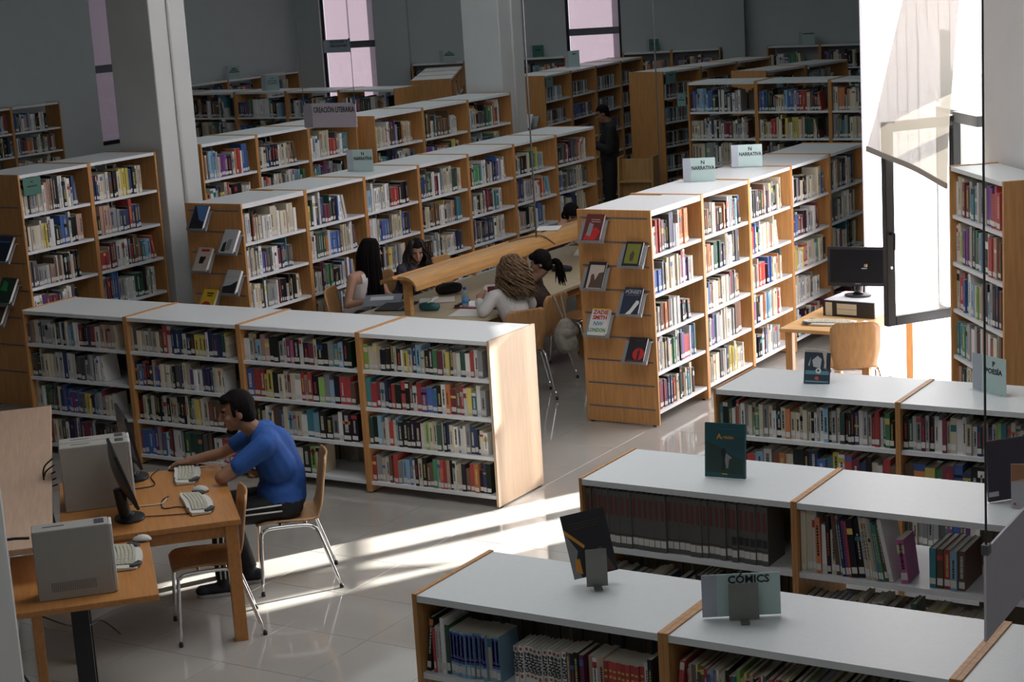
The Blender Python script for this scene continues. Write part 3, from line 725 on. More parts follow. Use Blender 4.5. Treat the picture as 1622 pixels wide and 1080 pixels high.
card('shelf_sign', .30, .225, .075, 'pale green NARRATIVA sign on the left narrative row', (-11.16, 15.02, 1.8), radians(10), ['N', 'NARRATIVA'], .047, 'NARRATIVA signs', bold=.0012)
card('shelf_sign', .29, .21, .07, 'pale green NARRATIVA sign nearest on the right narrative row', (-7.04, 14.54, 1.8), radians(20), ['N', 'NARRATIVA'], .047, 'NARRATIVA signs', bold=.0012)
card('shelf_sign', .29, .21, .065, 'pale green NARRATIVA sign farther along the right narrative row', (-7.04, 15.58, 1.8), radians(22), ['N', 'NARRATIVA'], .047, 'NARRATIVA signs', bold=.0012)
card('shelf_sign', .27, .215, .075, 'pale green POESÍA sign on the low poetry bookcase', (-3.02, 9.93, 1.23), radians(-30), ['P', 'POESÍA'], .042, bold=.0012)
cs = card('shelf_sign', .31, .175, .062, 'pale green CÓMICS sign behind a steel bookend', (-2.86, 6.135, 1.23), radians(30), ['CÓMICS'], .044, foot=False, ty=.150, bold=.0012)
def bookend(loc, rz, w, h, label, foot=(.035, .11)):
    r = thing('steel_bookend', loc, rz, label, 'bookend', 'steel bookends')
    me = boxes('upright_plate', [(-w/2, w/2, 0, .002, 0.001, h)])
    ob('upright_plate', bevel(me, .0008, 1), STEEL, r); ob('foot_plate', boxes('foot_plate', [(-foot[0]/2, foot[0]/2, -foot[1]*.45, 0, .0006, .0025)]), STEEL, r)
    return r
bookend((-2.832, 6.098, 1.23), radians(30), .118, .152, 'grey steel bookend plate before the CÓMICS sign')
# unreadable small signs on the far shelves
small = [((-20.18, 23.75, 2.2), A90*.35, .25, .22, 'faint sign on the left wall shelf beyond the first pillar', SIGNG, [(.08, .17), (.13, .14), (.17, .11)]),
         ((-17.66, 26.58, 2.2), .3, .30, .21, 'faint sign on the wall shelf left of the second pillar', SIGNG, [(.04, .18), (.14, .15), (.19, .12)]),
         ((-16.30, 27.35, 2.2), .3, .26, .2, 'dark green sign on the wall shelf right of the second pillar', None, [(.1, .12)]),
         ((-14.40, 28.10, 2.2), .3, .22, .2, 'dark green sign on the wall shelf right of the pinkish window', None, [(.1, .12)]),
         ((-11.72, 28.52, 2.2), .1, .28, .22, 'pale sign on the end wall shelf', SIGNG, [(.19, .18)]),
         ((-13.9, 24.4, 2.2), 1.1, .26, .25, 'narrow looking teal sign turned sideways on the video shelves', SIGNG, [(.06, .2)])]
DKGREEN = mat('dark_green_sign', (0.05, 0.16, 0.12), 0.5, noise=0.03)
TEALS = mat('teal_sign', (0.16, 0.30, 0.29), 0.5, noise=0.03)
for loc, rz, w, h, lab, fm, bars in small:
    card('shelf_sign', w, h, w*.22, lab, loc, rz, None, .03, 'faint far shelf signs', fm or DKGREEN, foot=False, bars=bars)
card('shelf_sign', .30, .22, .08, 'grey green sign with three text lines on the far facing shelf', (-17.10, 20.95, 2.2), .15, ['946', 'HISTORIA', 'DE ESPAÑA'], .035, 'faint far shelf signs', foot=False)
# small plates hung on shelf fronts
def plate(x, y, z, ang, w, h, lab, m, bars):
    r = thing('shelf_plate', (x, y, z), ang, lab, 'sign', 'teal plates hung on shelf fronts')
    ob('plate', boxes('plate', [(0, w, -.012, -.009, 0, h)]), m, r)
    for bw, bz in bars: ob('print_line', boxes('print_line', [(w/2-bw/2, w/2+bw/2, -.0125, -.012, bz-.006, bz+.006)]), INK, r)
plate(-12.45, 11.575, 2.0, A90, .22, .16, 'dark green plate on the tall bookcase at left edge', DKGREEN, [(.12, .08), (.03, .12)])
plate(-13.405, 22.70, 2.02, radians(96), .24, .16, 'teal plate on the video bookcase left of the man', TEALS, [(.09, .12)])
plate(-11.575, 22.93, 2.02, radians(80.5), .24, .16, 'teal plate on the video bookcase right of the man', TEALS, [(.09, .12)])
plate(-10.36, 20.85, 1.9, 0, .12, .16, 'small teal plate at the left end of the far facing row', TEALS, [(.02, .11), (.08, .08)])
# hanging signs on cables
def hanging(w, h, band, label, loc, rz, lines, tsize, face, bandm, ty=None):
    r = card('hanging_sign', w, h, band, label, loc, rz, lines, tsize, 'signs hanging from the ceiling', face, bandm, foot=False, ty=ty, t=.006, bold=.0012)
    for x in (-w/2+.01, w/2-.01):
        ob('clip', boxes('clip', [(x-.012, x+.012, -.006, .012, h-.012, h+.012)]), CABLE, r)
        ob('hanging_cable', tube('hanging_cable', [(x, .003, h), (x, .003, ZC-loc[2]-.02)], .0028, 6), CABLE, r)
    return r
hanging(.60, .23, .10, 'hanging sign reading CREACIÓN LITERARIA', (-10.43, 13.62, 2.40), radians(3), ['CREACIÓN LITERARIA'], .072, SIGNW, SIGNS, .165)
hanging(.47, .20, .08, 'hanging sign reading FILOSOFÍA Y RELIGIONES', (-17.18, 22.75, 2.63), radians(8), ['FILOSOFÍA Y', 'RELIGIONES'], .055, mat('blue_grey_sign', (0.30, 0.36, 0.44), 0.5, noise=.02), SIGNL, .16)
hs = hanging(.62, .232, .12, 'blank lilac back of a hanging sign at the right edge', (-1.243, 4.345, 2.135), A90+.02, None, .05, mat('lilac_sign_back', (.60, .56, .61), .5, noise=.02), mat('lilac_sign_back', (.60, .56, .61)))

# ------------------------------------------------------------------ cover books (standing / displayed)
def rgbm(n, c): return mat('print_'+n, c, .5, noise=.04)
def cover_book(name, w, h, t, m_cover, label, loc, rot, group=None, pages=True, spine_right=True, art=None, cat='book'):
    """book seen by its front cover: local x width, z height, front cover towards -y"""
    r = ob(name, None, None, None, loc, rot); tag(r, label, cat, group); r.empty_display_size = .05
    e = .002
    ob('cover', boxes('cover', [(0, w, 0, e, 0, h), (0, w, t-e, t, 0, h), (0, e, e, t-e, 0, h)]), m_cover, r)
    ob('page_block', boxes('page_block', [(e, w-.003, e, t-e, .003, h-.003)]), PAPER, r)
    for i, a in enumerate(art or []):
        if a[0] == 'box': ob('cover_print', boxes('cover_print', [(a[1]*w, a[2]*w, -.0006-.0002*i, 0, a[3]*h, a[4]*h)]), a[5], r)
        elif a[0] == 'poly':
            n = len(a[1]); yy = -.0006-.0002*i
            ob('cover_print', pydata('cover_print', [(x*w, yy, z*h) for x, z in a[1]], [tuple(range(n))]), a[2], r)
        elif a[0] == 'disc':
            yy = -.0006-.0002*i
            ob('cover_print', pydata('cover_print', [(a[1]*w+a[3]*w*cos(k*pi/10), yy, a[2]*h+a[3]*w*sin(k*pi/10)*(a[5] if len(a) > 5 else 1)) for k in range(20)], [tuple(range(20))]), a[4], r)
        elif a[0] == 'text': text('cover_lettering', a[1], a[4], a[5], r, (a[2]*w, -.0008-.0002*i, a[3]*h), ext=.0002, bold=a[6] if len(a) > 6 else 0, sx=a[7] if len(a) > 7 else 1)
    return r
cK = rgbm('black', (.015, .015, .02)); cN = rgbm('navy', (.02, .03, .06)); cW = rgbm('white', (.7, .69, .66)); cR = rgbm('red', (.5, .02, .02)); cDR = rgbm('darkred', (.13, .02, .02)); cG = rgbm('olive', (.2, .22, .03))
cY = rgbm('yellow', (.75, .5, .02)); cB = rgbm('blue', (.03, .25, .5)); cGr = rgbm('green', (.03, .28, .07)); cBe = rgbm('beige', (.55, .47, .40)); cGy = rgbm('grey', (.25, .25, .26)); cT = rgbm('teal', (.015, .085, .095))
cDT = rgbm('deepteal', (.02, .05, .04)); cOr = rgbm('orange', (.7, .28, .03)); cPk = rgbm('pale', (.5, .5, .52)); cBl2 = rgbm('skyblue', (.08, .18, .42)); cBr = rgbm('umber', (.10, .06, .04))
LEAN = radians(24)
def ledge(bayobj, lx, lz, w=.235):
    """display ledge hooked into the end panel; lx is local y (depth) of its right side, lz bottom height. Panel face is local x=0"""
    r = ob('display_ledge', None, None, bayobj, (0, 0, lz)); 
    # tilted plate from lip (x=-.135,z=0) up to the panel
    V = []
    p = [(-.15, .0), (-.15, .034), (-.144, .034), (-.144, .008), (-.039, .17), (-.0035, .17), (-.0035, .162), (-.042, .162), (-.137, .0)]
    n = len(p)
    V = [(x, lx, z) for x, z in p]+[(x, lx+w, z) for x, z in p]
    F = [tuple(range(n)), tuple(range(2*n-1, n-1, -1))]+[(i, n+i, n+(i+1) % n, (i+1) % n) for i in range(n)]
    me = pydata('tray', V, F); bm = bmesh.new(); bm.from_mesh(me); bmesh.ops.recalc_face_normals(bm, faces=bm.faces); bm.to_mesh(me); bm.free()
    ob('tray', me, LEDGE, r)
    return r
def on_ledge(row_x, row_y, xr, lz, wl, bw, bh, bt, m, label, art, group):
    """row front x (world), row start y, xr = world x of the ledge's right side; book rests on the tray"""
    a = atan2(.217, .1405)      # tray slope
    lean = pi/2-a
    # tray bottom inner corner at world y=row_y-.144
    base = Vector((xr-wl+(wl-bw)*.62, row_y-.144+.0015, lz+.0105))
    # book local -y is the cover; back must touch the tray: shift along normal by thickness
    nrm = Vector((0, -sin(a), cos(a)))
    o = cover_book('display_book', bw, bh, bt, m, label, base+nrm*(bt+.001), (-lean, 0, 0), group, art=art)
    return o
NRX, NRY = -6.63, 12.765
GRP = 'books displayed on the right row end'
items = [(-6.997, 1.548, cDR, [('poly', [(.1, .02), (.75, .02), (.95, .35), (.7, .5), (.3, .45), (.15, .2)], cR), ('poly', [(.2, .2), (.45, .15), (.5, .62), (.25, .68)], cGy), ('box', .3, .8, .78, .80, cBe), ('box', .35, .85, .70, .72, cBe)], 'dark red paperback, topmost left on the narrative end panel'),
         (-6.644, 1.350, cK, [('box', .10, .9, .10, .9, cG), ('poly', [(.4, .2), (.6, .2), (.62, .5), (.5, .65), (.36, .45)], cBr)], 'black framed olive green book, upper right on the end panel'),
         (-7.001, 1.153, cK, [('box', .13, .95, .0, .88, cBe), ('poly', [(.25, .02), (.95, .02), (.95, .62), (.7, .58), (.55, .3), (.42, .55), (.28, .5), (.3, .25)], cBr)], 'black and beige paperback with silhouettes, middle left on the end panel'),
         (-6.676, .952, cN, [('text', 'PÚNSET', .52, .82, .042, cPk, .0006, 1.0), ('box', .2, .85, .905, .92, cGy), ('box', .15, .9, .70, .712, cGy), ('poly', [(.3, .0), (.6, .0), (.95, .42), (.93, .5), (.78, .52), (.5, .15)], cW)], 'dark book lettered PÚNSET, right on the end panel'),
         (-6.988, .760, cW, [('box', 0, 1, .955, 1, cY), ('text', 'ZADIE', .52, .85, .05, cR, .0018, 1.0), ('text', 'SMITH', .52, .65, .05, cR, .0018, .95), ('text', 'NW', .5, .42, .05, cB, .0012, 1.0), ('text', 'LONDON', .5, .18, .045, cGr, .0014, .80)], 'white book with ZADIE SMITH NW LONDON in coloured letters'),
         (-6.649, .557, cK, [('disc', .66, .32, .32, cR), ('poly', [(.6, .08), (.7, .08), (.72, .4), (.66, .55), (.6, .4)], cK), ('box', .3, .75, .86, .88, cDR), ('box', 0.05, 1, 0.02, .07, cDR)], 'black book with a red disc, lowest on the end panel')]
for i, (xr, lz, m, art, lab) in enumerate(items):
    ledge(nr[0], NRX-xr, lz)
    on_ledge(NRX, NRY, xr, lz, .235, .165 if i != 1 else .155, .235 if i not in (1, 5) else .215, .024 if i != 4 else .03, m, lab, art, GRP)
NLX, NLY = -10.8, 12.65
GRP = 'books displayed on the left row end'
items = [(-11.117, 1.563, cN, [('poly', [(0.1, .98), (.98, .98), (.98, .3), (.6, .35)], cBl2), ('poly', [(0, 0), (1, 0), (.9, .3), (.5, .4), (.2, .85)], cK)], 'blue and black paperback, topmost on the dim narrative end'),
         (-10.779, 1.346, cPk, [('poly', [(.1, .05), (.4, .05), (.35, .5), (.15, .4)], cK), ('poly', [(.4, .1), (.7, .1), (.75, .6), (.45, .55)], cGy)], 'pale grey paperback, upper right on the dim narrative end'),
         (-11.120, 1.168, cBe, [('box', .25, .85, .82, .92, cR), ('poly', [(.3, .3), (.6, .3), (.75, .6), (.3, .6)], cK)], 'beige paperback with a red title, middle of the dim narrative end'),
         (-10.794, .966, cPk, [('poly', [(0, 0), (.95, 0), (.95, .55), (.5, .35), (0, .28)], cK), ('box', .1, .9, .7, .71, cGy)], 'pale paperback with dark hills, right on the dim narrative end'),
         (-11.107, .769, cY, [('disc', .45, .22, .38, cR), ('box', .3, .8, .80, .86, cK), ('box', .35, .75, .70, .75, cK)], 'yellow paperback with a red shape on the dim narrative end')]
for i, (xr, lz, m, art, lab) in enumerate(items):
    ledge(nl[0], NLX-xr, lz); on_ledge(NLX, NLY, xr, lz, .235, .165, .235, .03, m, lab, art, GRP)
LCX, LCY = -12.45, 11.53
items = [(-12.53, 1.40, cN, [('box', .1, .9, .75, .8, cBl2)], 'dark blue book on the end panel at the left edge'),
         (-12.55, 1.01, cDT, [('poly', [(.1, .5), (.6, .45), (.5, .8), (.2, .9)], cGr)], 'dark green book on the end panel at the left edge'),
         (-12.70, .80, cBr, [('box', .1, .9, .7, .8, cBe)], 'brown book on the lowest ledge at the left edge')]
for i, (xr, lz, m, art, lab) in enumerate(items):
    ledge(lc[0], LCX-xr, lz, .25); on_ledge(LCX, LCY, xr, lz, .25, .19, .25, .03, m, lab, art, 'books displayed at the left edge')
ledge(dv[0], .10, 1.45); wv_ = cover_book('display_book', .16, .22, .02, cW, 'white leaflet displayed on the video shelf end panel', (-13.70, 22.40, 1.475), (-.6, 0, .1), None, art=[('box', .3, .6, .3, .5, cPk)])

# books standing on the low tops
cover_book('picture_book', .212, .275, .016, cT, 'teal picture book titled Ardalén standing on the low bookcase', (-3.83, 7.84, 1.2305), (-.10, 0, radians(6)), None, art=[
    ('poly', [(.05, .1), (.95, .08), (.95, .35), (.6, .45), (.3, .6), (.05, .65)], cDT), ('box', .5, .95, .45, .75, rgbm('teal2', (.02, .07, .085))),
    ('poly', [(.42, .14), (.50, .14), (.50, .35), (.53, .5), (.47, .56), (.40, .5), (.44, .33)], cK), ('poly', [(.53, .18), (.58, .18), (.60, .34), (.68, .38), (.6, .42), (.53, .46), (.5, .33)], cGy),
    ('text', 'A', .36, .755, .040, cOr, .0006), ('text', 'rdalén', .58, .75, .024, cOr, .0003), ('box', .30, .75, .90, .905, cBl2), ('box', .43, .56, .065, .08, cY)])
ob_ = cover_book('picture_book', .19, .272, .012, cK, 'back cover of a dark picture book held by a steel stand', (-3.665, 6.215, 1.246), (radians(-17), radians(-9), radians(36)), None, art=[
    ('poly', [(0, .0), (.18, .0), (.16, .3), (.22, .42), (0, .75)], cGy), ('poly', [(0, .72), (.02, .78), (.40, .48), (.36, .44)], cOr), ('poly', [(.08, .12), (.22, .05), (.22, .3), (.12, .3)], cOr), ('poly', [(.55, .05), (.95, .02), (.75, .42), (.55, .38)], cBr), ('box', .12, .85, .84, .847, cBr), ('box', .12, .8, .80, .807, cBr), ('box', .12, .75, .76, .767, cBr)])
bookend((-3.555, 6.215, 1.231), radians(36), .09, .165, 'grey steel stand leaning against the dark picture book')
cover_book('small_book', .155, .19, .012, rgbm('slate', (.03, .05, .07)), 'small blue and black patterned book standing on the poetry bookcase', (-4.12, 9.83, 1.2305), (-.14, .06, radians(18)), None, art=[
    ('box', .05, .95, .30, .42, rgbm('waterblue', (.12, .28, .36))), ('box', .05, .95, .05, .10, rgbm('waterblue', (.12, .28, .36))), ('poly', [(.35, .55), (.62, .5), (.66, .8), (.5, .9), (.3, .75)], cPk), ('poly', [(.75, .5), (.8, .5), (.85, .85), (.78, .8)], cPk), ('poly', [(.15, .6), (.2, .55), (.25, .85)], cPk),
    ('disc', .55, .42, .11, cW), ('disc', .54, .43, .04, cK), ('disc', .5, .18, .08, rgbm('rust', (.5, .1, .04)))])
cover_book('small_book', .15, .20, .014, cBe, 'cream book propped behind the small patterned book', (-4.145, 9.90, 1.2305), (-.05, .02, radians(-8)), None)
cover_book('picture_book', .21, .285, .015, rgbm('plum', (.05, .04, .06)), 'dark plum book with white label at the right edge', (-2.405, 7.90, 1.2305), (-.10, 0, radians(48)), None, art=[('box', .0, .25, .08, .16, cPk)])
cover_book('picture_book', .19, .20, .012, cPk, 'pale book with a landscape picture at the right edge', (-2.29, 7.86, 1.2305), (-.12, 0, radians(20)), None, art=[('box', .0, 1, .60, 1, rgbm('terracotta', (.40, .18, .10))), ('poly', [(0, .6), (1, .6), (1, .72), (.4, .68)], rgbm('sand', (.5, .38, .28))), ('disc', .08, .08, .03, cR)])
# ------------------------------------------------------------------ furniture
U = Vector((-.7071, -.7071)); Vv = Vector((-.7156, .6985))          # directions of the rotated computer desks
DA = atan2(-.7071, .7071)                                            # local x = -U... frame: local x points along -V, local y along -U
def frame(o, a): return Matrix.Translation((o[0], o[1], 0)) @ Matrix.Rotation(a, 4, 'Z')
# frame F: local +x = Vv (away up left), local +y = U  (down left)
FA = atan2(Vv.y, Vv.x)
def desk_pt(x, y, org): 
    d = Vector((cos(FA), sin(FA))); n = Vector((-sin(FA), cos(FA)))
    return Vector(org)+d*x+n*y
def desk(org, lx, ly, label, top_m, legs, th=.032, apron=True):
    r = thing('computer_desk', (org[0], org[1], 0), FA, label, 'desk')
    ob('desk_top', bevel(boxes('desk_top', [(0, lx, 0, ly, .75-th, .75)]), .003), top_m, r)
    if apron:
        for b in ((.06, lx-.06, .045, .065, .64, .75-th-.001), (.06, lx-.06, ly-.065, ly-.045, .64, .75-th-.001), (.045, .065, .07, ly-.07, .64, .75-th-.001), (lx-.065, lx-.045, .07, ly-.07, .64, .75-th-.001)):
            ob('apron', boxes('apron', [b]), top_m, r)
    for (x, y, s, m) in legs:
        ob('leg', bevel(boxes('leg', [(x-s/2, x+s/2, y-s/2, y+s/2, 0, .75-th-.001)]), .003), m, r)
    return r
desk((-6.715, 7.611), 1.30, 1.02, 'orange beech desk where the reader in blue sits', WOODH, [(.055, .055, .075, WOODH), (1.245, .055, .075, WOODH), (.055, .965, .075, WOODH), (1.245, .965, .075, WOODH)])
desk((-6.275, 6.435), .98, .76, 'smaller orange desk with a grey computer in front', WOODH, [(.10, .62, .05, WOODH)], apron=False)
sd_ = [o for o in COL.objects if o.name.startswith('computer_desk')][-1]
ob('black_leg', bevel(boxes('black_leg', [(.08, .17, .36, .45, 0, .717)]), .004), BLACKM, sd_)
ob('black_leg', bevel(boxes('black_leg', [(.80, .89, .36, .45, 0, .717)]), .004), BLACKM, sd_)

# counter with a pale wooden top at the left edge
cr = thing('counter', (-9.374, 8.746, 0), FA+pi, 'pale beech topped counter at the left edge', 'counter')
# local x = -Vv, local y = -U ; edge runs from far corner (0,0) to near corner
ob('counter_top', bevel(boxes('counter_top', [(0, 3.38, -1.0, 0, .915, .95)]), .004), WOODP, cr)
ob('front_panel', boxes('front_panel', [(.3, 3.28, -.34, -.30, 0, .914)]), WALLM, cr)
ob('end_panel', boxes('end_panel', [(3.24, 3.28, -.95, -.341, 0, .914)]), WALLM, cr)
pc = thing('pillar', (-5.84, 5.12, 0), 0, 'white column edge at the lower left corner', 'pillar', 'square white pillars')
ob('shaft', bevel(boxes('shaft', [(-.28, .0, -.3, .0, 0, ZC)]), .02, 2), PILLARM, pc)

# ------------------------------------------------------------------ computers
PCG = mat('computer_grey', (0.36, 0.35, 0.32), .5, noise=.02); PCW = mat('computer_white', (0.62, 0.62, 0.60), .45, noise=.02); KEYM = mat('key_cream', (0.52, 0.50, 0.40), .5, noise=.03); KBW = mat('keyboard_white', (0.60, 0.60, 0.56), .45, noise=.02); KBD = mat('keyboard_dark', (0.05, 0.055, 0.065), .5, noise=.05)
def tower(x, y, org, L, Hh, Wd, label, z=.75, vents=True, rz=None):
    p = desk_pt(x, y, org)
    r = thing('computer_tower', (p.x, p.y, z), (FA if rz is None else rz), label, 'computer', 'computer towers on the desks')
    # local x = thickness (away), y = length
    ob('case', bevel(boxes('case', [(0, Wd, 0.0, L, 0, Hh)]), .006), PCG, r)
    ob('front_bezel', bevel(boxes('front_bezel', [(.004, Wd-.004, -.018, -.0005, .004, Hh-.004)]), .006), KBD if vents is None else PCW, r)
    ob('top_badge', boxes('top_badge', [(Wd*.2, Wd*.75, .02, .07, Hh, Hh+.003)]), KBD, r)
    if vents:
        bl = []
        for i in range(24):
            for j in range(6): bl.append((-.0006, 0, .09+i*.0095, .0945+i*.0095, .045+j*.0085, .050+j*.0085))
        v_ = ob('vent_grille', boxes('vent_grille', bl), KBD, r); v_['kind'] = 'stuff'
    ob('top_slot', boxes('top_slot', [(Wd*.45, Wd*.55, .22, .33, Hh, Hh+.001)]), KBD, r)
    return r
# near tower on the small desk: bottom edge from (-6.516,6.379) to (-6.813,6.148)
tower(0.125, 0.215, (-6.275, 6.435), .385, .375, .135, 'grey computer tower standing on the smaller front desk')
tower(.585, .585, (-6.715, 7.611), .40, .40, .115, 'grey computer tower in front on the reader desk', vents=False)
tower(.71, .585, (-6.715, 7.611), .40, .40, .115, 'second grey computer tower behind the first on the reader desk', vents=False)

def keyboard(center, ang, label, L=.47, Wd=.20):
    r = thing('keyboard', (center[0], center[1], .7505), ang, label, 'keyboard', 'white keyboards on the desks')
    # local x along the keys, y towards the user ; body arched like an ergonomic board
    n = 14; V = []; F = []
    for i in range(n+1):
        u = i/n; x = (u-.5)*L
        y0 = -Wd*.42+.02*sin(pi*u)-(0.0); y1 = Wd*.5-.045*(abs(2*u-1)**2.2)+.0
        y0 += .03*(abs(2*u-1)**3)
        zt = .022+.010*sin(pi*u)
        V += [(x, y0, .004), (x, y1, .004), (x, y1, zt*.55), (x, y0, zt)]
    for i in range(n):
        for k in range(4): F.append((4*i+k, 4*i+4+k, 4*i+4+(k+1) % 4, 4*i+(k+1) % 4))
    F += [(0, 1, 2, 3), (4*n+3, 4*n+2, 4*n+1, 4*n)]
    me = pydata('keyboard_body', V, F); bm = bmesh.new(); bm.from_mesh(me); bmesh.ops.recalc_face_normals(bm, faces=bm.faces); bm.to_mesh(me); bm.free()
    ob('keyboard_body', me, KBW, r)
    kme = bevel(boxes('key', [(-.0105, .0105, -.0088, .0088, 0, .007)]), .0018, 1)
    for row_ in range(5):
        for c in range(15):
            u = (c+.8)/15.8; x = (u-.5)*(L-.07)
            y = -Wd*.42+.045+row_*.0205+.012*sin(pi*u)
            z = .0215+.010*sin(pi*((x/L)+.5))-row_*.0016
            ob('key', kme, KEYM, r, (x, y, z))
    for s in (-1, 1):
        me = prism('palm_pad', [(s*L*.30, Wd*.36), (s*L*.47, Wd*.10), (s*L*.495, Wd*.20), (s*L*.44, Wd*.40), (s*L*.36, Wd*.465)][::s], .012, .0275)
        ob('palm_pad', bevel(me, .004), KBD, r)
    ob('status_strip', boxes('status_strip', [(L*.30, L*.40, -Wd*.33, -Wd*.30, .030, .0325)]), KBD, r)
    for s in (-1, 1): ob('foot', boxes('foot', [(s*L*.33-.01, s*L*.33+.01, -Wd*.3, -Wd*.24, 0, .004)]), KBW, r)
    return r
UA = atan2(.7071, .7071)
# user sits on the +(-U) side: keyboard local y must point along -U = (.707,.707)
keyboard((-7.68, 8.22), radians(-48), 'white keyboard next to the hand of the reader in blue')
keyboard((-7.17, 7.735), radians(-40), 'white keyboard in front of the empty desk seat')
keyboard((-6.86, 6.80), radians(-45), 'white keyboard on the smaller front desk', L=.44)

def mouse(c, ang, label):
    r = thing('mouse', (c[0], c[1], .7505), ang, label, 'mouse', 'white computer mice')
    bm = bmesh.new(); bmesh.ops.create_uvsphere(bm, u_segments=16, v_segments=10, radius=1)
    for v in bm.verts: v.co = Vector((v.co.x*.056, v.co.y*.032*(1-.12*v.co.x), max(0, v.co.z)*.034+.006))
    me = bpy.data.meshes.new('shell'); bm.to_mesh(me); bm.free(); me.polygons.foreach_set('use_smooth', [True]*len(me.polygons))
    ob('shell', me, KBW, r)
    me2 = prism('skirt', [(.055*cos(k*pi/8), .0335*sin(k*pi/8)) for k in range(16)], 0, .011); ob('skirt', me2, KBD, r)
    ob('wheel', boxes('wheel', [(.022, .034, -.003, .003, .030, .0385)]), KBD, r)
    return r
mouse((-7.33, 7.965), radians(200), 'white mouse behind the keyboard at the empty seat')
mouse((-6.985, 7.075), radians(215), 'white mouse on the smaller front desk')

def monitor(c, ang, label, scr_w=.43, scr_h=.30, z=.75, lift=.11, tilt=.14):
    """screen faces local -y"""
    r = thing('monitor', (c[0], c[1], z), ang, label, 'monitor', 'black flat monitors')
    me = prism('base', [(.115*cos(k*pi/12), .09*sin(k*pi/12)) for k in range(24)], 0, .018); ob('base', bevel(me, .006), BLACKP, r)
    ob('neck', tube('neck', smoothpath([(0, .01, .015), (0, .03, .06), (0, .045, lift+.08)]), [.05, .045, .04]+[.035]*10, 10), BLACKP, r)
    # housing: screen slab with rounded back
    V = []; F = []; NX, NZ = 10, 8
    hw, hh = scr_w/2+.022, scr_h/2+.022; zc = lift+hh
    for j in range(NZ+1):
        for i in range(NX+1):
            x = -hw+2*hw*i/NX; zz = -hh+2*hh*j/NZ
            d = .018+.042*max(0, (1-(x/hw)**2))*max(0, (1-(zz/hh)**2))**.7
            V.append((x, d, zz))
    n = len(V)
    for j in range(NZ+1):
        for i in range(NX+1): V.append((-hw+2*hw*i/NX, 0, -hh+2*hh*j/NZ))
    for j in range(NZ):
        for i in range(NX):
            a_ = j*(NX+1)+i; F.append((a_, a_+NX+1, a_+NX+2, a_+1)); F.append((n+a_, n+a_+1, n+a_+NX+2, n+a_+NX+1))
    ring = [i for i in range(NX+1)]+[j*(NX+1)+NX for j in range(1, NZ+1)]+[NZ*(NX+1)+i for i in range(NX-1, -1, -1)]+[j*(NX+1) for j in range(NZ-1, 0, -1)]
    for k in range(len(ring)):
        a_, b_ = ring[k], ring[(k+1) % len(ring)]; F.append((a_, b_, n+b_, n+a_))
    me = pydata('housing', V, F); bm = bmesh.new(); bm.from_mesh(me); bmesh.ops.recalc_face_normals(bm, faces=bm.faces); bm.to_mesh(me); bm.free()
    h_ = ob('housing', me, BLACKP, r, (0, .005, zc), (-tilt, 0, 0))
    ob('screen', boxes('screen', [(-scr_w/2, scr_w/2, -.0015, -.0003, -scr_h/2+.008, scr_h/2)]), mat('dark_screen', (.006, .006, .008), .2, noise=.02), h_)
    return r, h_
monitor((-7.36, 7.375), radians(139), 'black monitor turned away on the reader desk', tilt=.30)
m2_, _h = monitor((-7.95, 8.05), radians(141), 'black monitor behind the grey towers', tilt=.2)
# cables
def cable(pts, label, r=.004, m=CABLEK):
    o = ob('cable', tube('cable', smoothpath(pts, 7), r, 6), m); tag(o, label, 'cable', 'computer cables'); return o
cable([(-7.40, 7.36, .756), (-7.15, 7.52, .755), (-7.05, 7.62, .755), (-7.22, 7.66, .755), (-7.30, 7.60, .755), (-7.42, 7.72, .756), (-7.44, 7.80, .756)], 'black cable looped on the desk beside the monitor base', .0035)
cable([(-7.55, 7.50, .756), (-7.62, 7.62, .80), (-7.68, 7.72, .756), (-7.80, 7.80, .756), (-7.70, 7.95, .756), (-7.86, 8.10, .756), (-7.92, 8.24, .76)], 'black cable curling behind the desk monitor', .0035)
cable([(-7.50, 7.56, .756), (-7.38, 7.66, .756), (-7.42, 7.76, .757)], 'pale cable to the nearer keyboard', .0045, KBW)
cable([(-6.84, 6.13, 1.08), (-6.95, 6.03, 1.07), (-7.0, 5.99, .9), (-7.0, 5.98, .6), (-6.95, 6.02, .3), (-6.88, 6.1, .02)], 'thick black cable falling behind the smaller desk', .008)
cable([(-6.92, 6.06, .95), (-7.02, 5.96, .9), (-7.1, 5.88, .62), (-7.12, 5.86, .5), (-7.02, 5.96, .52), (-7.0, 6.0, .7)], 'thin black cable loop beside the counter', .004)
cable([(-7.02, 6.12, .70), (-6.95, 6.4, .5), (-6.98, 6.6, .42), (-7.0, 6.72, .40), (-6.95, 6.8, .3)], 'black cable sagging under the smaller desk', .005)
cable([(-6.95, 6.04, .90), (-7.0, 6.0, .6), (-6.92, 6.08, .3), (-6.8, 6.2, .02)], 'second thick cable behind the smaller desk', .006)
for k_ in range(5):
    cable([(-7.90-.05*k_, 7.335+.05*k_, 1.08-.06*k_), (-7.95-.05*k_, 7.30+.05*k_, 1.02-.05*k_), (-7.955-.045*k_, 7.30+.045*k_, .9-.03*k_), (-7.94-.04*k_, 7.32+.04*k_, .60)], ('topmost', 'second', 'third', 'fourth', 'lowest')[k_]+' black cable bundled behind the two towers', .005)

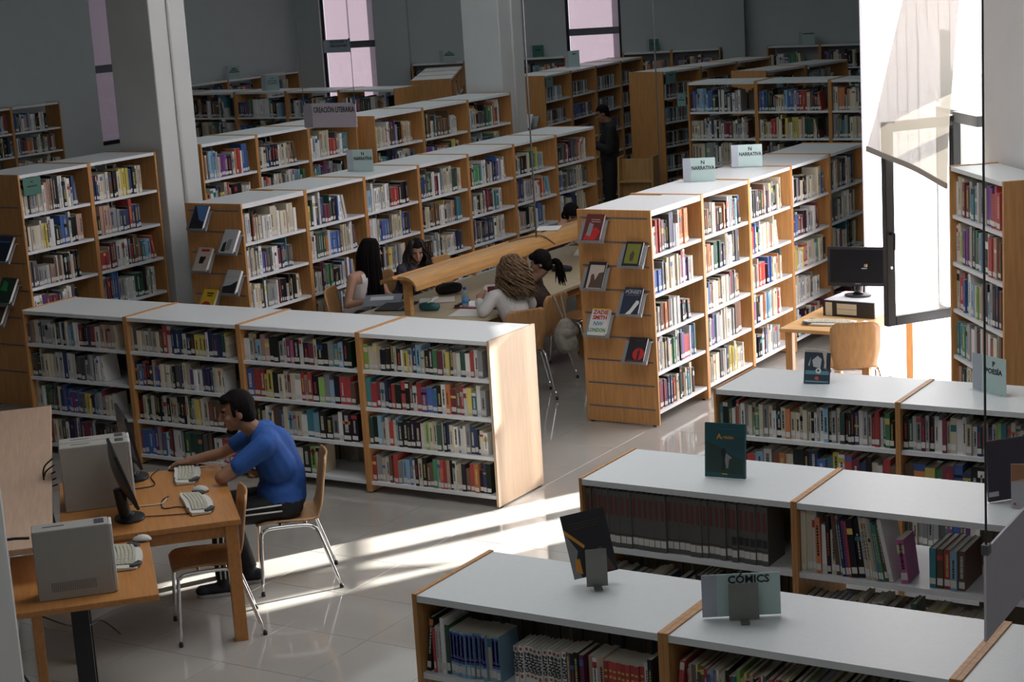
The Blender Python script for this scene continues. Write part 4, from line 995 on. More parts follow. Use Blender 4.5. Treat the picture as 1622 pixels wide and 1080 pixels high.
# ------------------------------------------------------------------ chairs
def make_chair(loc, ang, label, group, shellm=PLY):
    """local +x is the sitting direction"""
    r = thing('chair', (loc[0], loc[1], 0), ang, label, 'chair', group)
    prof = smoothpath([(.225, 0, .425), (.18, 0, .448), (.05, 0, .450), (-.10, 0, .442), (-.17, 0, .455), (-.205, 0, .52), (-.225, 0, .64), (-.245, 0, .76), (-.262, 0, .845)], 3)
    N = len(prof); M = 8; V = []; F = []
    for i, p in enumerate(prof):
        t = i/(N-1)
        w = .20 if t < .45 else .20
        if t < .12: w = .165+.035*(t/.12)
        if .38 < t < .72: w = .20-.028*sin(pi*(t-.38)/.34)
        if t > .93: w = .20-.05*((t-.93)/.07)
        for k in range(M+1):
            s = 2*k/M-1
            dx = .022*(s*s) if t > .5 else 0; dz = .010*(s*s) if t < .5 else 0
            V.append((p.x+dx, s*w, p.z+dz))
    n0 = len(V)
    P_ = prof
    for i in range(N):
        tt = (P_[min(i+1, N-1)]-P_[max(i-1, 0)]).normalized(); nn = Vector((-tt.z, 0, tt.x)) if True else None
        nn = Vector((tt.z, 0, -tt.x))
        for k in range(M+1):
            v = V[i*(M+1)+k]; V.append((v[0]-nn.x*.011*-1, v[1], v[2]-nn.z*.011*-1))
    for i in range(N-1):
        for k in range(M):
            a_ = i*(M+1)+k; F.append((a_, a_+1, a_+M+2, a_+M+1)); F.append((n0+a_, n0+a_+M+1, n0+a_+M+2, n0+a_+1))
    ring = [k for k in range(M+1)]+[i*(M+1)+M for i in range(1, N)]+[(N-1)*(M+1)+k for k in range(M-1, -1, -1)]+[i*(M+1) for i in range(N-2, 0, -1)]
    for k in range(len(ring)):
        a_, b_ = ring[k], ring[(k+1) % len(ring)]; F.append((a_, b_, n0+b_, n0+a_))
    me = pydata('seat_shell', V, F, True); bm = bmesh.new(); bm.from_mesh(me); bmesh.ops.recalc_face_normals(bm, faces=bm.faces); bm.to_mesh(me); bm.free()
    ob('seat_shell', me, shellm, r)
    for s in (-1, 1):
        path = [(.225, s*.235, .012), (.205, s*.205, .37), (.19, s*.20, .405), (.15, s*.195, .424), (0, s*.19, .427), (-.10, s*.195, .422), (-.135, s*.20, .40), (-.155, s*.205, .37), (-.27, s*.235, .012)]
        f_ = ob('leg_frame', tube('leg_frame', smoothpath(path, 4), .011, 8), CHROME, r)
        for q in (path[0], path[-1]): ob('foot_cap', tube('foot_cap', [(q[0], q[1], 0), (q[0], q[1], .025)], .0135, 8), BLACKP, f_)
    ob('cross_bar', tube('cross_bar', [(.08, -.19, .424), (.08, .19, .424)], .009, 8), CHROME, r)
    ob('cross_bar', tube('cross_bar', [(-.08, -.19, .422), (-.08, .19, .422)], .009, 8), CHROME, r)
    return r
G1 = 'plywood chairs with chrome legs'
manA = atan2(-.66, -.75)
make_chair((-7.13, 8.57), manA, 'plywood chair the reader in blue sits on', G1)
make_chair((-7.06, 7.69), radians(-134), 'empty plywood chair pushed under the reader desk corner', G1)
make_chair((-8.29, 13.29), radians(145), 'plywood chair under the curly haired woman', G1)
make_chair((-8.45, 13.90), radians(178), 'plywood chair with a pale backpack hanging on it', G1)
make_chair((-8.48, 14.78), radians(172), 'empty plywood chair at the right side of the study table', G1)
make_chair((-10.40, 13.72), radians(20), 'plywood chair under the woman in the white top', G1)
make_chair((-10.42, 14.55), radians(0), 'plywood chair under the woman behind the table lamp', G1)
make_chair((-10.34, 15.45), radians(-5), 'empty plywood chair between study table and left shelves', G1)
make_chair((-5.245, 13.557), radians(117), 'plywood chair before the screen by the bright window', G1)

# ------------------------------------------------------------------ study tables with the wooden lamp hood
for i, (y0, y1) in enumerate(((12.95, 15.08), (15.085, 17.2), (17.205, 19.3))):
    r = thing('study_table', (-9.3, y0, 0), 0, ('long study table end nearest the viewer', 'middle study table behind the nearest one', 'farthest study table of the run')[i], 'table', 'study tables in a run')
    L_ = y1-y0
    ob('table_top', bevel(boxes('table_top', [(-.52, .8, 0, L_, .72, .75)]), .003), TABLEW, r)
    for sx in (-.45, .72):
        for yy in (.10, L_-.10): ob('leg', boxes('leg', [(sx-.035, sx+.035, yy-.035, yy+.035, 0, .719)]), WOOD, r)
        ob('apron', boxes('apron', [(sx-.012, sx+.012, .14, L_-.14, .63, .719)]), WOOD, r)
hd = thing('lamp_hood', (-9.3, 12.95, .75), 0, 'long wooden lamp hood running above the study tables', 'lamp')
prof = [(-.20, .295), (-.20, .335), (-.075, .372), (-.06, .372), (-.05, .352), (-.015, .352), (-.005, .375), (.06, .378), (.12, .366), (.165, .335), (.192, .29), (.195, .25), (.178, .25), (.172, .29), (.15, .322), (.11, .342), (.0, .345), (-.07, .342), (-.185, .312), (-.188, .295)]
n = len(prof); V = [(x, 0, z) for x, z in prof]+[(x, 6.2, z) for x, z in prof]
F = [tuple(range(n)), tuple(range(2*n-1, n-1, -1))]+[(i, n+i, n+(i+1) % n, (i+1) % n) for i in range(n)]
me = pydata('hood_profile', V, F); bm = bmesh.new(); bm.from_mesh(me); bmesh.ops.recalc_face_normals(bm, faces=bm.faces); bm.to_mesh(me); bm.free()
HOODM = mat('hood_beech', (0.52, 0.28, 0.10), 0.4, noise=0.14, nscale=4, stretch=(10, .8, 10))
ob('hood_profile', me, HOODM, hd)
for yy in (.12, 2.13, 4.25, 6.0): ob('post', bevel(boxes('post', [(-.02, .05, yy-.03, yy+.03, 0.0, .352)]), .003), HOODM, hd)
for yy in (2.28, 5.05): ob('supply_cable', tube('supply_cable', [(.10, yy, .372), (.10, yy, ZC-.77)], .0085, 8), mat('grey_tube', (.22, .22, .23), .4, .5, noise=.03), hd)
ob('supply_loop', tube('supply_loop', smoothpath([(-.05, 2.0, .372), (.04, 2.2, .388), (.12, 2.34, .38), (.19, 2.42, .31), (.185, 2.5, .26)]), .008, 6), mat('brown_flex', (.16, .09, .04), .5, noise=.05), hd)

# things on the study table
def sheet(x, y, a, w, h, label, m=PAPER, z=.7505, t=.0015):
    o = ob('paper_sheet', boxes('paper_sheet', [(-w/2, w/2, -h/2, h/2, 0, t)]), m, None, (x, y, z), a); tag(o, label, 'paper', 'papers on the study table')
    return o
sheet(-9.18, 14.46, .5, .32, .42, 'loose white sheets beyond the water bottle')
sheet(-8.80, 13.33, .25, .30, .34, 'white sheets at the near table corner')
sheet(-9.35, 16.55, .4, .30, .42, 'loose sheets at the far end of the table')
rf = thing('ring_binder', (-8.83, 13.60, .7505), .15, 'open red and black binder with white paper beside the curly haired woman', 'binder')
ob('cover', bevel(boxes('cover', [(-.24, .24, -.13, .17, 0, .012)]), .003), rgbm('binderred', (.30, .02, .03)), rf)
ob('paper_stack', boxes('paper_stack', [(-.19, .20, -.10, .15, .0125, .022)]), PAPER, rf)
ob('clasp_strip', boxes('clasp_strip', [(-.235, -.20, -.12, .16, .0125, .03)]), BLACKP, rf)
def lathe(name, prof, n=16):
    V = []; F = []
    for r_, z in prof:
        for k in range(n): V.append((r_*cos(2*pi*k/n), r_*sin(2*pi*k/n), z))
    for i in range(len(prof)-1):
        for k in range(n): F.append((i*n+k, i*n+(k+1) % n, (i+1)*n+(k+1) % n, (i+1)*n+k))
    F.append(tuple(range(n))[::-1]); F.append(tuple((len(prof)-1)*n+k for k in range(n)))
    return pydata(name, V, F, True)
bt_ = thing('water_bottle', (-8.95, 13.49, .7505), 0, 'small clear water bottle with blue label and cap', 'bottle')
PETM = mat('bottle_plastic', (.45, .55, .62), .15, noise=.02, **{'Transmission Weight': .6})
ob('bottle_body', lathe('bottle_body', [(.030, 0), (.033, .01), (.032, .06), (.033, .11), (.030, .135), (.014, .165), (.013, .175)]), PETM, bt_)
ob('label', lathe('label', [(.0338, .05), (.0338, .1)]), mat('bottle_label', (.06, .25, .55), .5, noise=.2, nscale=60), bt_)
ob('cap', lathe('cap', [(.015, .175), (.015, .192), (.013, .196)]), mat('blue_cap', (.02, .06, .35), .4, noise=.05), bt_)
def pouch(loc, a, L, r_, label, m):
    o = thing('pencil_case', loc, a, label, 'pencil case')
    P_ = [(-L/2, 0, r_*.75), (-L*.45, 0, r_*.85), (-L*.2, 0, r_), (L*.2, 0, r_), (L*.45, 0, r_*.85), (L/2, 0, r_*.75)]
    ob('pouch_body', tube('pouch_body', P_, [r_*.3, r_*.75, r_, r_*.97, r_*.75, r_*.3], 12), m, o)
    ob('zip', tube('zip', [(-L*.4, 0, r_*1.76), (0, .005, r_*2.0), (L*.4, 0, r_*1.72)], .004, 6), LEDGE, o); return o
CLOTHK = mat('black_cloth', (.02, .018, .024), .8, noise=.3, nscale=40)
pouch((-9.52, 14.08, .7505), .9, .26, .055, 'dark pencil case on the table behind the lamp post', CLOTHK)
pouch((-9.03, 15.40, .7505), .3, .22, .035, 'flat black pencil case beyond the dark haired woman', CLOTHK)
pouch((-9.22, 13.30, .7505), .2, .20, .04, 'teal pencil pouch with white pens at the near table end', rgbm('pouchteal', (.02, .12, .13)))
for i in range(3):
    o = ob('pen', tube('pen', [(0, 0, 0), (.0, .14, .03)], .005, 6), cW, None, (-9.18+.02*i, 13.22, .842+.004*i), .3*i-.2); tag(o, ('leftmost', 'middle', 'rightmost')[i]+' white pen poking from the teal pouch', 'pen', 'pens in the teal pouch')
pf = thing('notebook', (-9.42, 14.02-.30, .7505), .6, 'mauve notebook under the dark pencil case', 'notebook'); ob('cover', boxes('cover', [(-.17, .17, -.12, .12, 0, .004)]), rgbm('mauve', (.20, .12, .16)), pf); ob('page_block', boxes('page_block', [(-.165, .168, -.117, .117, .0042, .014)]), PAPER, pf)
fo = thing('folder', (-9.66, 13.36, .7505), .3, 'black folder lying on the table left of the lamp post', 'folder'); ob('cover', bevel(boxes('cover', [(-.13, .17, -.19, .22, 0, .012)]), .002), CLOTHK, fo); ob('elastic_band', boxes('elastic_band', [(.10, .108, -.19, .22, .0121, .0132)]), LEDGE, fo)
fh = ob('paper_sheet', boxes('paper_sheet', [(-.12, .12, -.16, .16, 0, .002)]), PAPER, None, (-9.36, 15.75, 1.130), .4); tag(fh, 'white leaflet lying on the lamp hood', 'paper', 'papers on the study table')

# backpack hanging from the chair
CANVAS = mat('pale_canvas', (.36, .34, .29), .85, noise=.15, nscale=25, bump=.4)
bp = thing('backpack', (-7.80, 14.14, .40), .1, 'pale canvas drawstring backpack hanging behind a chair', 'bag')
# ------------------------------------------------------------------ people
def V3(*a): return Vector(a if len(a) == 3 else a[0])
def cap_mesh(bm, p0, p1, r0, r1, n=12):
    p0 = V3(p0); p1 = V3(p1); d = p1-p0; L = d.length
    if L < 1e-6: d = Vector((0, 0, 1)); L = 1e-6
    d = d.normalized(); a = d.orthogonal().normalized(); b = d.cross(a)
    rings = []
    for k in range(1, 5):
        t = -pi/2+k*pi/8; rings.append((p0+d*r0*sin(t), r0*cos(t)))
    for k in range(0, 4):
        t = k*pi/8; rings.append((p1+d*r1*sin(t), r1*cos(t)))
    vs = [[bm.verts.new(c+(a*cos(2*pi*i/n)+b*sin(2*pi*i/n))*r) for i in range(n)] for c, r in rings]
    v0 = bm.verts.new(p0-d*r0); v1 = bm.verts.new(p1+d*r1)
    for j in range(len(vs)-1):
        for i in range(n): bm.faces.new((vs[j][i], vs[j][(i+1) % n], vs[j+1][(i+1) % n], vs[j+1][i]))
    for i in range(n):
        bm.faces.new((v0, vs[0][(i+1) % n], vs[0][i])); bm.faces.new((v1, vs[-1][i], vs[-1][(i+1) % n]))
def ell_mesh(bm, c, rad, R=None):
    c = V3(c); n, m = 14, 9
    vs = []
    for j in range(1, m):
        t = pi*j/m
        ring = []
        for i in range(n):
            p = Vector((rad[0]*sin(t)*cos(2*pi*i/n), rad[1]*sin(t)*sin(2*pi*i/n), rad[2]*cos(t)))
            ring.append(bm.verts.new(c+(R @ p if R else p)))
        vs.append(ring)
    top = bm.verts.new(c+(R @ Vector((0, 0, rad[2])) if R else Vector((0, 0, rad[2])))); bot = bm.verts.new(c-(R @ Vector((0, 0, rad[2])) if R else Vector((0, 0, rad[2]))))
    for j in range(len(vs)-1):
        for i in range(n): bm.faces.new((vs[j][i], vs[j+1][i], vs[j+1][(i+1) % n], vs[j][(i+1) % n]))
    for i in range(n):
        bm.faces.new((top, vs[0][i], vs[0][(i+1) % n])); bm.faces.new((bot, vs[-1][(i+1) % n], vs[-1][i]))
def prims_mesh(name, prims, base, voxel=None, grow=0.0, cut=None, smooth=4):
    bm = bmesh.new()
    for p in prims:
        if p[0] == 'cap': cap_mesh(bm, p[1], p[2], p[3]+grow, p[4]+grow)
        else: ell_mesh(bm, p[1], [q+grow for q in p[2]], p[3] if len(p) > 3 else None)
    bmesh.ops.translate(bm, verts=bm.verts, vec=-V3(base))
    me = bpy.data.meshes.new(name); bm.to_mesh(me); bm.free()
    if voxel:
        tmp = bpy.data.objects.new('tmp_body', me); COL.objects.link(tmp)
        md = tmp.modifiers.new('r', 'REMESH'); md.mode = 'VOXEL'; md.voxel_size = voxel
        ms = tmp.modifiers.new('s', 'SMOOTH'); ms.factor = .5; ms.iterations = smooth
        dg = bpy.context.evaluated_depsgraph_get(); dg.update()
        m2 = bpy.data.meshes.new_from_object(tmp.evaluated_get(dg)); bpy.data.objects.remove(tmp); bpy.data.meshes.remove(me); me = m2; me.name = name
    if cut:
        bm = bmesh.new(); bm.from_mesh(me)
        bmesh.ops.delete(bm, geom=[f for f in bm.faces if cut(f.calc_center_median()+V3(base))], context='FACES'); bm.to_mesh(me); bm.free()
    me.polygons.foreach_set('use_smooth', [True]*len(me.polygons)); me.update()
    return me
class Head:
    def __init__(s, c, f, s_=1.0, fem=False):
        s.fem = fem
        s.c = V3(c); s.f = V3(f).normalized(); s.l = Vector((0, 0, 1)).cross(s.f).normalized(); s.u = s.f.cross(s.l).normalized(); s.k = s_
        s.R = Matrix((s.f, s.l, s.u)).transposed()
    def P(s, f, l, u): return s.c+(s.f*f+s.l*l+s.u*u)*s.k
    def L(s, p): d = V3(p)-s.c; return d.dot(s.f)/s.k, d.dot(s.l)/s.k, d.dot(s.u)/s.k
    def E(s, f, l, u, a, b, c): return ('ell', s.P(f, l, u), (a*s.k, b*s.k, c*s.k), s.R)
    def C(s, a, b, r0, r1): return ('cap', s.P(*a), s.P(*b), r0*s.k, r1*s.k)
    def prims(s):
        if s.fem:
            return [s.E(-.012, 0, .022, .090, .073, .096), s.E(.022, 0, -.04, .062, .051, .070), s.E(.050, 0, -.094, .022, .020, .018), s.C((.080, 0, .012), (.099, 0, -.026), .006, .0095),
                s.E(.076, 0, -.060, .012, .020, .008), s.E(.074, 0, -.070, .012, .018, .008), s.E(-.008, .074, -.012, .017, .008, .027), s.E(-.008, -.074, -.012, .017, .008, .027), s.E(.052, .036, -.022, .026, .022, .022), s.E(.052, -.036, -.022, .026, .022, .022)]
        return [s.E(-.012, 0, .022, .092, .074, .098), s.E(.020, 0, -.04, .068, .058, .075), s.E(.052, 0, -.098, .028, .030, .022), s.C((.082, 0, .018), (.107, 0, -.026), .008, .0125),
                s.E(.100, .010, -.030, .009, .008, .008), s.E(.100, -.010, -.030, .009, .008, .008), s.E(.070, 0, .034, .016, .050, .012), s.E(.078, 0, -.062, .013, .024, .007), s.E(.076, 0, -.073, .013, .021, .008),
                s.E(-.008, .075, -.012, .019, .009, .030), s.E(-.008, -.075, -.012, .019, .009, .030), s.E(.055, .040, -.022, .026, .022, .022), s.E(.055, -.040, -.022, .026, .022, .022)]
    def face(s, parent, base, iris=None):
        for sg in (-1, 1):
            ob('eye', prims_mesh('eye', [s.E(.0735, sg*.031, .003, .009, .012, .0045)], base), EYEW, parent)
            ob('pupil', prims_mesh('pupil', [s.E(.0805, sg*.031, .003, .0035, .0055, .0042)], base), cK, parent)
            ob('eyebrow', prims_mesh('eyebrow', [s.C((.083, sg*.016, .022), (.074, sg*.052, .024), .0045, .003)], base), HAIRK, parent)
        ob('lips', prims_mesh('lips', [s.C((.089, -.018, -.067), (.091, 0, -.066), .003, .0055), s.C((.091, 0, -.066), (.089, .018, -.067), .0055, .003)], base), LIPM, parent)
SKIN1 = mat('skin_tan', (.30, .155, .095), .5, noise=.06, nscale=18); SKIN2 = mat('skin_light', (.42, .235, .16), .5, noise=.05, nscale=18)
EYEW = mat('eye_white', (.22, .19, .17), .4, noise=.05)
LIPM = mat('lips_tone', (.26, .09, .075), .45, noise=.05)
HAIRK = mat('hair_black', (.007, .005, .005), .75, spec=.12, noise=.2, nscale=60); HAIRB = mat('hair_brown_blond', (.17, .10, .05), .65, noise=.45, nscale=30)
def hand(w, d, n, side, curl=.5, s=1.0):
    """w wrist, d finger direction, n back of the hand normal, side +1 thumb along d x n"""
    w = V3(w); d = V3(d).normalized(); n = V3(n); n = (n-d*n.dot(d)).normalized(); t = d.cross(n).normalized()*side
    out = [('cap', w, w+d*.02*s, .026*s, .030*s)]
    for k in (-1.2, -.4, .4, 1.2): out.append(('cap', w+d*.02*s+t*.016*k*s, w+d*.085*s+t*.0225*k*s, .015*s, .013*s))
    for k, ln in ((1.2, .070), (.4, .080), (-.4, .075), (-1.2, .058)):
        b = w+d*.088*s+t*.0235*k*s; d1 = (d*cos(curl*.6)-n*sin(curl*.6)); m = b+d1*ln*.5*s; d2 = (d*cos(curl*1.5)-n*sin(curl*1.5)); e = m+d2*ln*.5*s
        out += [('cap', b, m, .0095*s, .0088*s), ('cap', m, e, .0088*s, .0075*s)]
    b = w+d*.030*s+t*.030*s; m = b+(d*.75+t*.6-n*.2).normalized()*.038*s; e = m+(d*.95+t*.2-n*.25).normalized()*.030*s
    out += [('cap', b, m, .0125*s, .0105*s), ('cap', m, e, .0105*s, .0085*s)]
    return out
def strands(name, paths, base, r=.006, taper=True):
    V = []; F = []
    for P_ in paths:
        me = None; o = len(V); n = 5; up = None
        N = len(P_)
        for i, p in enumerate(P_):
            t = (P_[min(i+1, N-1)]-P_[max(i-1, 0)]).normalized()
            if up is None: up = t.orthogonal().normalized()
            up = (up-t*up.dot(t)); up = up.normalized() if up.length > 1e-5 else t.orthogonal().normalized(); s = t.cross(up)
            rr = r*(1.0 if i < N*.75 or not taper else max(.25, 1-(i-N*.75)/(N*.25)))
            for k in range(n): V.append(p-V3(base)+(up*cos(2*pi*k/n)+s*sin(2*pi*k/n))*rr)
        for i in range(N-1):
            for k in range(n): F.append((o+i*n+k, o+i*n+(k+1) % n, o+(i+1)*n+(k+1) % n, o+(i+1)*n+k))
    return pydata(name, V, F, True)

# ---------- the reader in the blue T-shirt
c0 = Vector((-7.13, 8.57)); fw = Vector((-.75, -.66)).normalized(); lf = Vector((-fw.y, fw.x))
def M(f, l, z): q = c0+fw*f+lf*l; return Vector((q.x, q.y, z))
def Md(f, l, z): q = fw*f+lf*l; return Vector((q.x, q.y, z))
base = Vector((c0.x, c0.y, 0))
pm = thing('person', base, 0, 'seated person in a blue T-shirt and black trousers using a computer', 'person')
hm = Head(M(.285, .0, 1.158), Md(1, .06, -.16), 1.08)
torso = [('cap', M(.045, .0, .58), M(.03, 0, .72), .145, .135), ('cap', M(.035, 0, .72), M(.085, 0, .90), .135, .135), ('cap', M(.05, .07, .56), M(.05, -.07, .56), .125, .125), ('cap', M(.06, .085, .80), M(.12, .10, .95), .11, .09), ('cap', M(.06, -.085, .80), M(.12, -.10, .95), .11, .09),
         ('cap', M(.115, .155, .968), M(.115, -.155, .968), .072, .072), ('cap', M(.10, 0, .95), M(.15, 0, 1.0), .10, .07)]
upL = [('cap', M(.135, .185, .965), M(.30, .225, .862), .066, .052)]; upR = [('cap', M(.135, -.185, .965), M(.30, -.225, .885), .066, .052)]
armL = [('cap', M(.14, .185, .965), M(.415, .235, .80), .055, .043), ('cap', M(.415, .235, .80), M(.30, .10, .795), .043, .032)]
armR = [('cap', M(.14, -.185, .965), M(.39, -.235, .835), .055, .042), ('cap', M(.39, -.235, .835), M(.60, -.235, .808), .042, .029)]
legL = [('cap', M(.06, .095, .535), M(.44, .13, .53), .088, .066), ('cap', M(.44, .13, .52), M(.46, .11, .10), .062, .042)]
legR = [('cap', M(.06, -.095, .535), M(.42, -.12, .53), .088, .066), ('cap', M(.42, -.12, .52), M(.30, -.07, .10), .062, .042)]
neck = [('cap', M(.14, 0, .99), M(.235, 0, 1.075), .064, .056)]
hL = hand(M(.30, .10, .795), Md(-.75, -.75, -.12), (0, 0, 1), 1, .7); hR = hand(M(.60, -.235, .808), Md(1, -.12, -.10), (0, 0, 1), 1, .55)
ob('body', prims_mesh('body', torso+armL+armR+legL+legR+neck+hm.prims()+hL+hR, base, .0062, smooth=3), SKIN1, pm)
BLUE = mat('blue_cotton', (.018, .085, .33), .8, noise=.12, nscale=7, bump=.25); BLACKC = mat('black_trousers', (.012, .012, .016), .75, noise=.2, nscale=20, bump=.2)
hemz = .56
ob('t_shirt', prims_mesh('t_shirt', torso+upL+upR+[('cap', M(.06, .05, .60), M(.06, -.05, .60), .135, .135)], base, .009, grow=.011, cut=lambda p: p.z < .525 or (hm.L(p)[2] > -.155 and (p-M(.235, 0, 1.075)).length < .085)), BLUE, pm)
ob('trousers', prims_mesh('trousers', [('cap', M(.05, .07, .55), M(.05, -.07, .55), .125, .125)]+legL+legR, base, .009, grow=.013, cut=lambda p: p.z < .115), BLACKC, pm)
for k in (-1, 1):
    ob('trouser_stripe', tube('trouser_stripe', [M(.06, .205, .555+k*.02)-base, M(.26, .207, .55+k*.018)-base, M(.43, .207, .545+k*.014)-base], .0058, 6), cW, pm)
    ob('trouser_stripe', tube('trouser_stripe', [M(.45+k*.018, .205, .50)-base, M(.465+k*.016, .185, .30)-base, M(.465+k*.014, .165, .12)-base], .0055, 6), cW, pm)
SHOEM = mat('dark_shoe', (.02, .022, .035), .6, noise=.2)
for (an, to, nm) in ((M(.46, .11, .06), M(.60, .115, .042), 'L'), (M(.30, -.07, .06), M(.44, -.075, .042), 'R')):
    hl = an-fw.to_3d()*.05; hl.z = .05
    sh = ob('shoe', prims_mesh('shoe', [('cap', hl, to, .042, .036), ('cap', an+Vector((0, 0, .02)), an+Vector((0, 0, .05)), .048, .048), ('ell', to, (.05, .045, .035))], base, .007, cut=lambda p: p.z < .012), SHOEM, pm)
    ob('sole', prims_mesh('sole', [('cap', Vector((hl.x, hl.y, .010)), Vector((to.x, to.y, .010)), .045, .042)], base, .007, cut=lambda p: p.z < .0005 or p.z > .022), cPk, sh)
hair = [hm.E(-.018, 0, .030, .101, .085, .103), hm.E(-.055, 0, -.03, .058, .068, .06), hm.E(.035, 0, .085, .048, .06, .03)]
ob('hair', prims_mesh('hair', hair, base, .006, cut=lambda p: (lambda q: (q[0] > .028 and q[2] < .058+.35*(.085-q[0])) or (q[0] > -.005 and q[2] < .028) or (q[2] < -.085))(hm.L(p))), HAIRK, pm)
ob('sideburn', prims_mesh('sideburn', [hm.C((.018, .070, .035), (.020, .068, -.01), .012, .008), hm.C((.018, -.070, .035), (.020, -.068, -.01), .012, .008)], base), HAIRK, pm)
ob('beard', prims_mesh('beard', [hm.E(.062, 0, -.105, .024, .028, .017), hm.E(.045, .015, -.112, .026, .024, .014), hm.E(.045, -.015, -.112, .026, .024, .014)], base, .004), HAIRK, pm)
hm.face(pm, base)
mouse((M(.70, -.255, 0).x, M(.70, -.255, 0).y), atan2(fw.y, fw.x), 'mouse under the hand of the reader in blue')

# ---------- generic seated figure around a local frame
def seated(c, az, label, skin, head_c, head_f, topm, legm, arms, torso_lean=.10, hair=None, headk=1.0, sh_z=.93, w=.16, sleeve='long', voxel=.008, neckcut=True, seat=.47, sh_f=None, shape=.95, legs=True, top_name='top'):
    c = Vector(c); f2 = Vector((cos(az), sin(az))); l2 = Vector((-f2.y, f2.x)); base = Vector((c.x, c.y, 0))
    def Q(f, l, z): p = c+f2*f+l2*l; return Vector((p.x, p.y, z))
    p = thing('person', base, 0, label, 'person', 'people in the reading room')
    hd_ = Head(head_c, head_f, headk, True)
    sf = sh_f if sh_f is not None else torso_lean+.05
    tor = [('cap', Q(.0, .06, seat+.09), Q(.0, -.06, seat+.09), .115, .115), ('cap', Q(.0, 0, seat+.12), Q(sf*.5, 0, (seat+sh_z)/2+.08), .115, .105*shape), ('cap', Q(sf*.5, .03, (seat+sh_z)/2+.06), Q(sf*.9, .06, sh_z-.05), .10*shape, .085), ('cap', Q(sf*.5, -.03, (seat+sh_z)/2+.06), Q(sf*.9, -.06, sh_z-.05), .10*shape, .085),
           ('cap', Q(sf, w-.035, sh_z-.005), Q(sf, -w+.035, sh_z-.005), .055, .055)]
    nb = Q(sf, 0, sh_z+.01); nk = [('cap', nb, hd_.P(-.02, 0, -.075), .052, .046)]
    A = []; slv = []
    for sg, (el, wr, fd, tn) in arms.items():
        s0 = Q(sf, sg*w, sh_z-.005); el = Q(*el); wr = Q(*wr)
        fdv = f2*fd[0]+l2*fd[1]; fdv = Vector((fdv.x, fdv.y, fd[2]))
        A += [('cap', s0, el, .046, .038), ('cap', el, wr, .038, .025)]+hand(wr, fdv, (0, 0, 1), tn, .5, .92)
        if sleeve == 'long': slv += [('cap', s0, el, .050, .044), ('cap', el, wr.lerp(el, .12), .044, .033)]
        elif sleeve == 'half': slv += [('cap', s0, s0.lerp(el, .7), .050, .045)]
    LG = []
    if legs:
        for sg in (-1, 1): LG += [('cap', Q(.03, sg*.085, seat+.065), Q(.40, sg*.11, seat+.06), .082, .06), ('cap', Q(.40, sg*.11, seat+.05), Q(.36, sg*.10, .09), .056, .038), ('cap', Q(.33, sg*.10, .045), Q(.47, sg*.11, .035), .042, .032)]
    ob('body', prims_mesh('body', tor+A+LG+nk+hd_.prims(), base, voxel, smooth=3), skin, p)
    if sleeve == 'none':
        ob(top_name, prims_mesh(top_name, tor, base, .01, grow=.011, cut=lambda q: q.z > sh_z-.02 and abs((q-nb).dot(l2.to_3d())) < .055 or q.z < seat+.02 or q.z > sh_z+.02 or (q.z > sh_z-.07 and abs((q-nb).dot(l2.to_3d())) > .10)), topm, p)
    else:
        ob(top_name, prims_mesh(top_name, tor+slv, base, .01, grow=.013, cut=lambda q: q.z < seat+.02 or (q-(nb+Vector((0, 0, .07)))).length < .062), topm, p)
    if legs:
        ob('trousers', prims_mesh('trousers', [('cap', Q(0, .06, seat+.08), Q(0, -.06, seat+.08), .112, .112)]+[q for q in LG if q[3] > .05], base, .011, grow=.012, cut=lambda q: q.z < .10), legm, p)
        for sg in (-1, 1): ob('shoe', prims_mesh('shoe', [('cap', Q(.33, sg*.10, .05), Q(.48, sg*.11, .04), .046, .036)], base, .009, grow=.004, cut=lambda q: q.z < .002), SHOEM, p)
    hd_.face(p, base)
    return p, hd_, base, Q
def drape(hd_, n, length, spread, rng, wave=0.0, front=55, back_push=.0, down=Vector((0, 0, -1)), thick=.1, fall=None):
    paths = []
    for i in range(n):
        a = radians(rng.uniform(front, 360-front)); ca, sa = cos(a), sin(a)
        jit_ = rng.uniform(.88, 1.12); st_ = hd_.P(-.01+.03*ca, .03*sa, .116)
        m1 = hd_.P(-.012+.075*ca, .062*sa, .098*jit_); m2 = hd_.P(-.014+.102*ca*jit_, .088*sa*jit_, .03)
        m3 = hd_.P(-.018+(.105+spread*.4)*ca*jit_, (.093+spread*.4)*sa*jit_, -.05)
        e0 = m3+down*.08+hd_.f*ca*spread*.5+hd_.l*sa*spread*.4
        pts = [st_, m1, m2, m3]; L_ = length*rng.uniform(.8, 1.05); steps = 6
        cur = m3
        for k in range(1, steps+1):
            q = m3+down*(L_*k/steps)+hd_.f.copy()*(ca*spread*k/steps-back_push*k/steps)+hd_.l*(sa*spread*.6*k/steps)
            if fall: q = fall(q, k/steps)
            pts.append(q)
        P_ = smoothpath(pts, 4)
        if wave:
            ph = rng.uniform(0, 6.28); fr = rng.uniform(14, 22)
            acc = 0; out = []
            for j, q in enumerate(P_):
                if j: acc += (P_[j]-P_[j-1]).length
                amp = wave*min(1, acc/.12)
                out.append(q+hd_.l*amp*sin(acc*fr*2.2+ph)+hd_.f*amp*cos(acc*fr*2.2+ph))
            P_ = out
        paths.append(P_)
    return paths
hr = random.Random(5)
WHITEC = mat('white_cotton', (.62, .60, .58), .85, noise=.06, nscale=9, bump=.25); BROWNC = mat('dark_brown_jacket', (.035, .018, .016), .8, noise=.2, nscale=15, bump=.2); DENIM = mat('dark_denim', (.02, .03, .06), .85, noise=.2, nscale=30)
NAVYC = mat('dark_floral_top', (.03, .03, .045), .8, noise=.9, nscale=22); PURP = mat('mauve_cotton', (.16, .10, .19), .85, noise=.1, nscale=12, bump=.2)

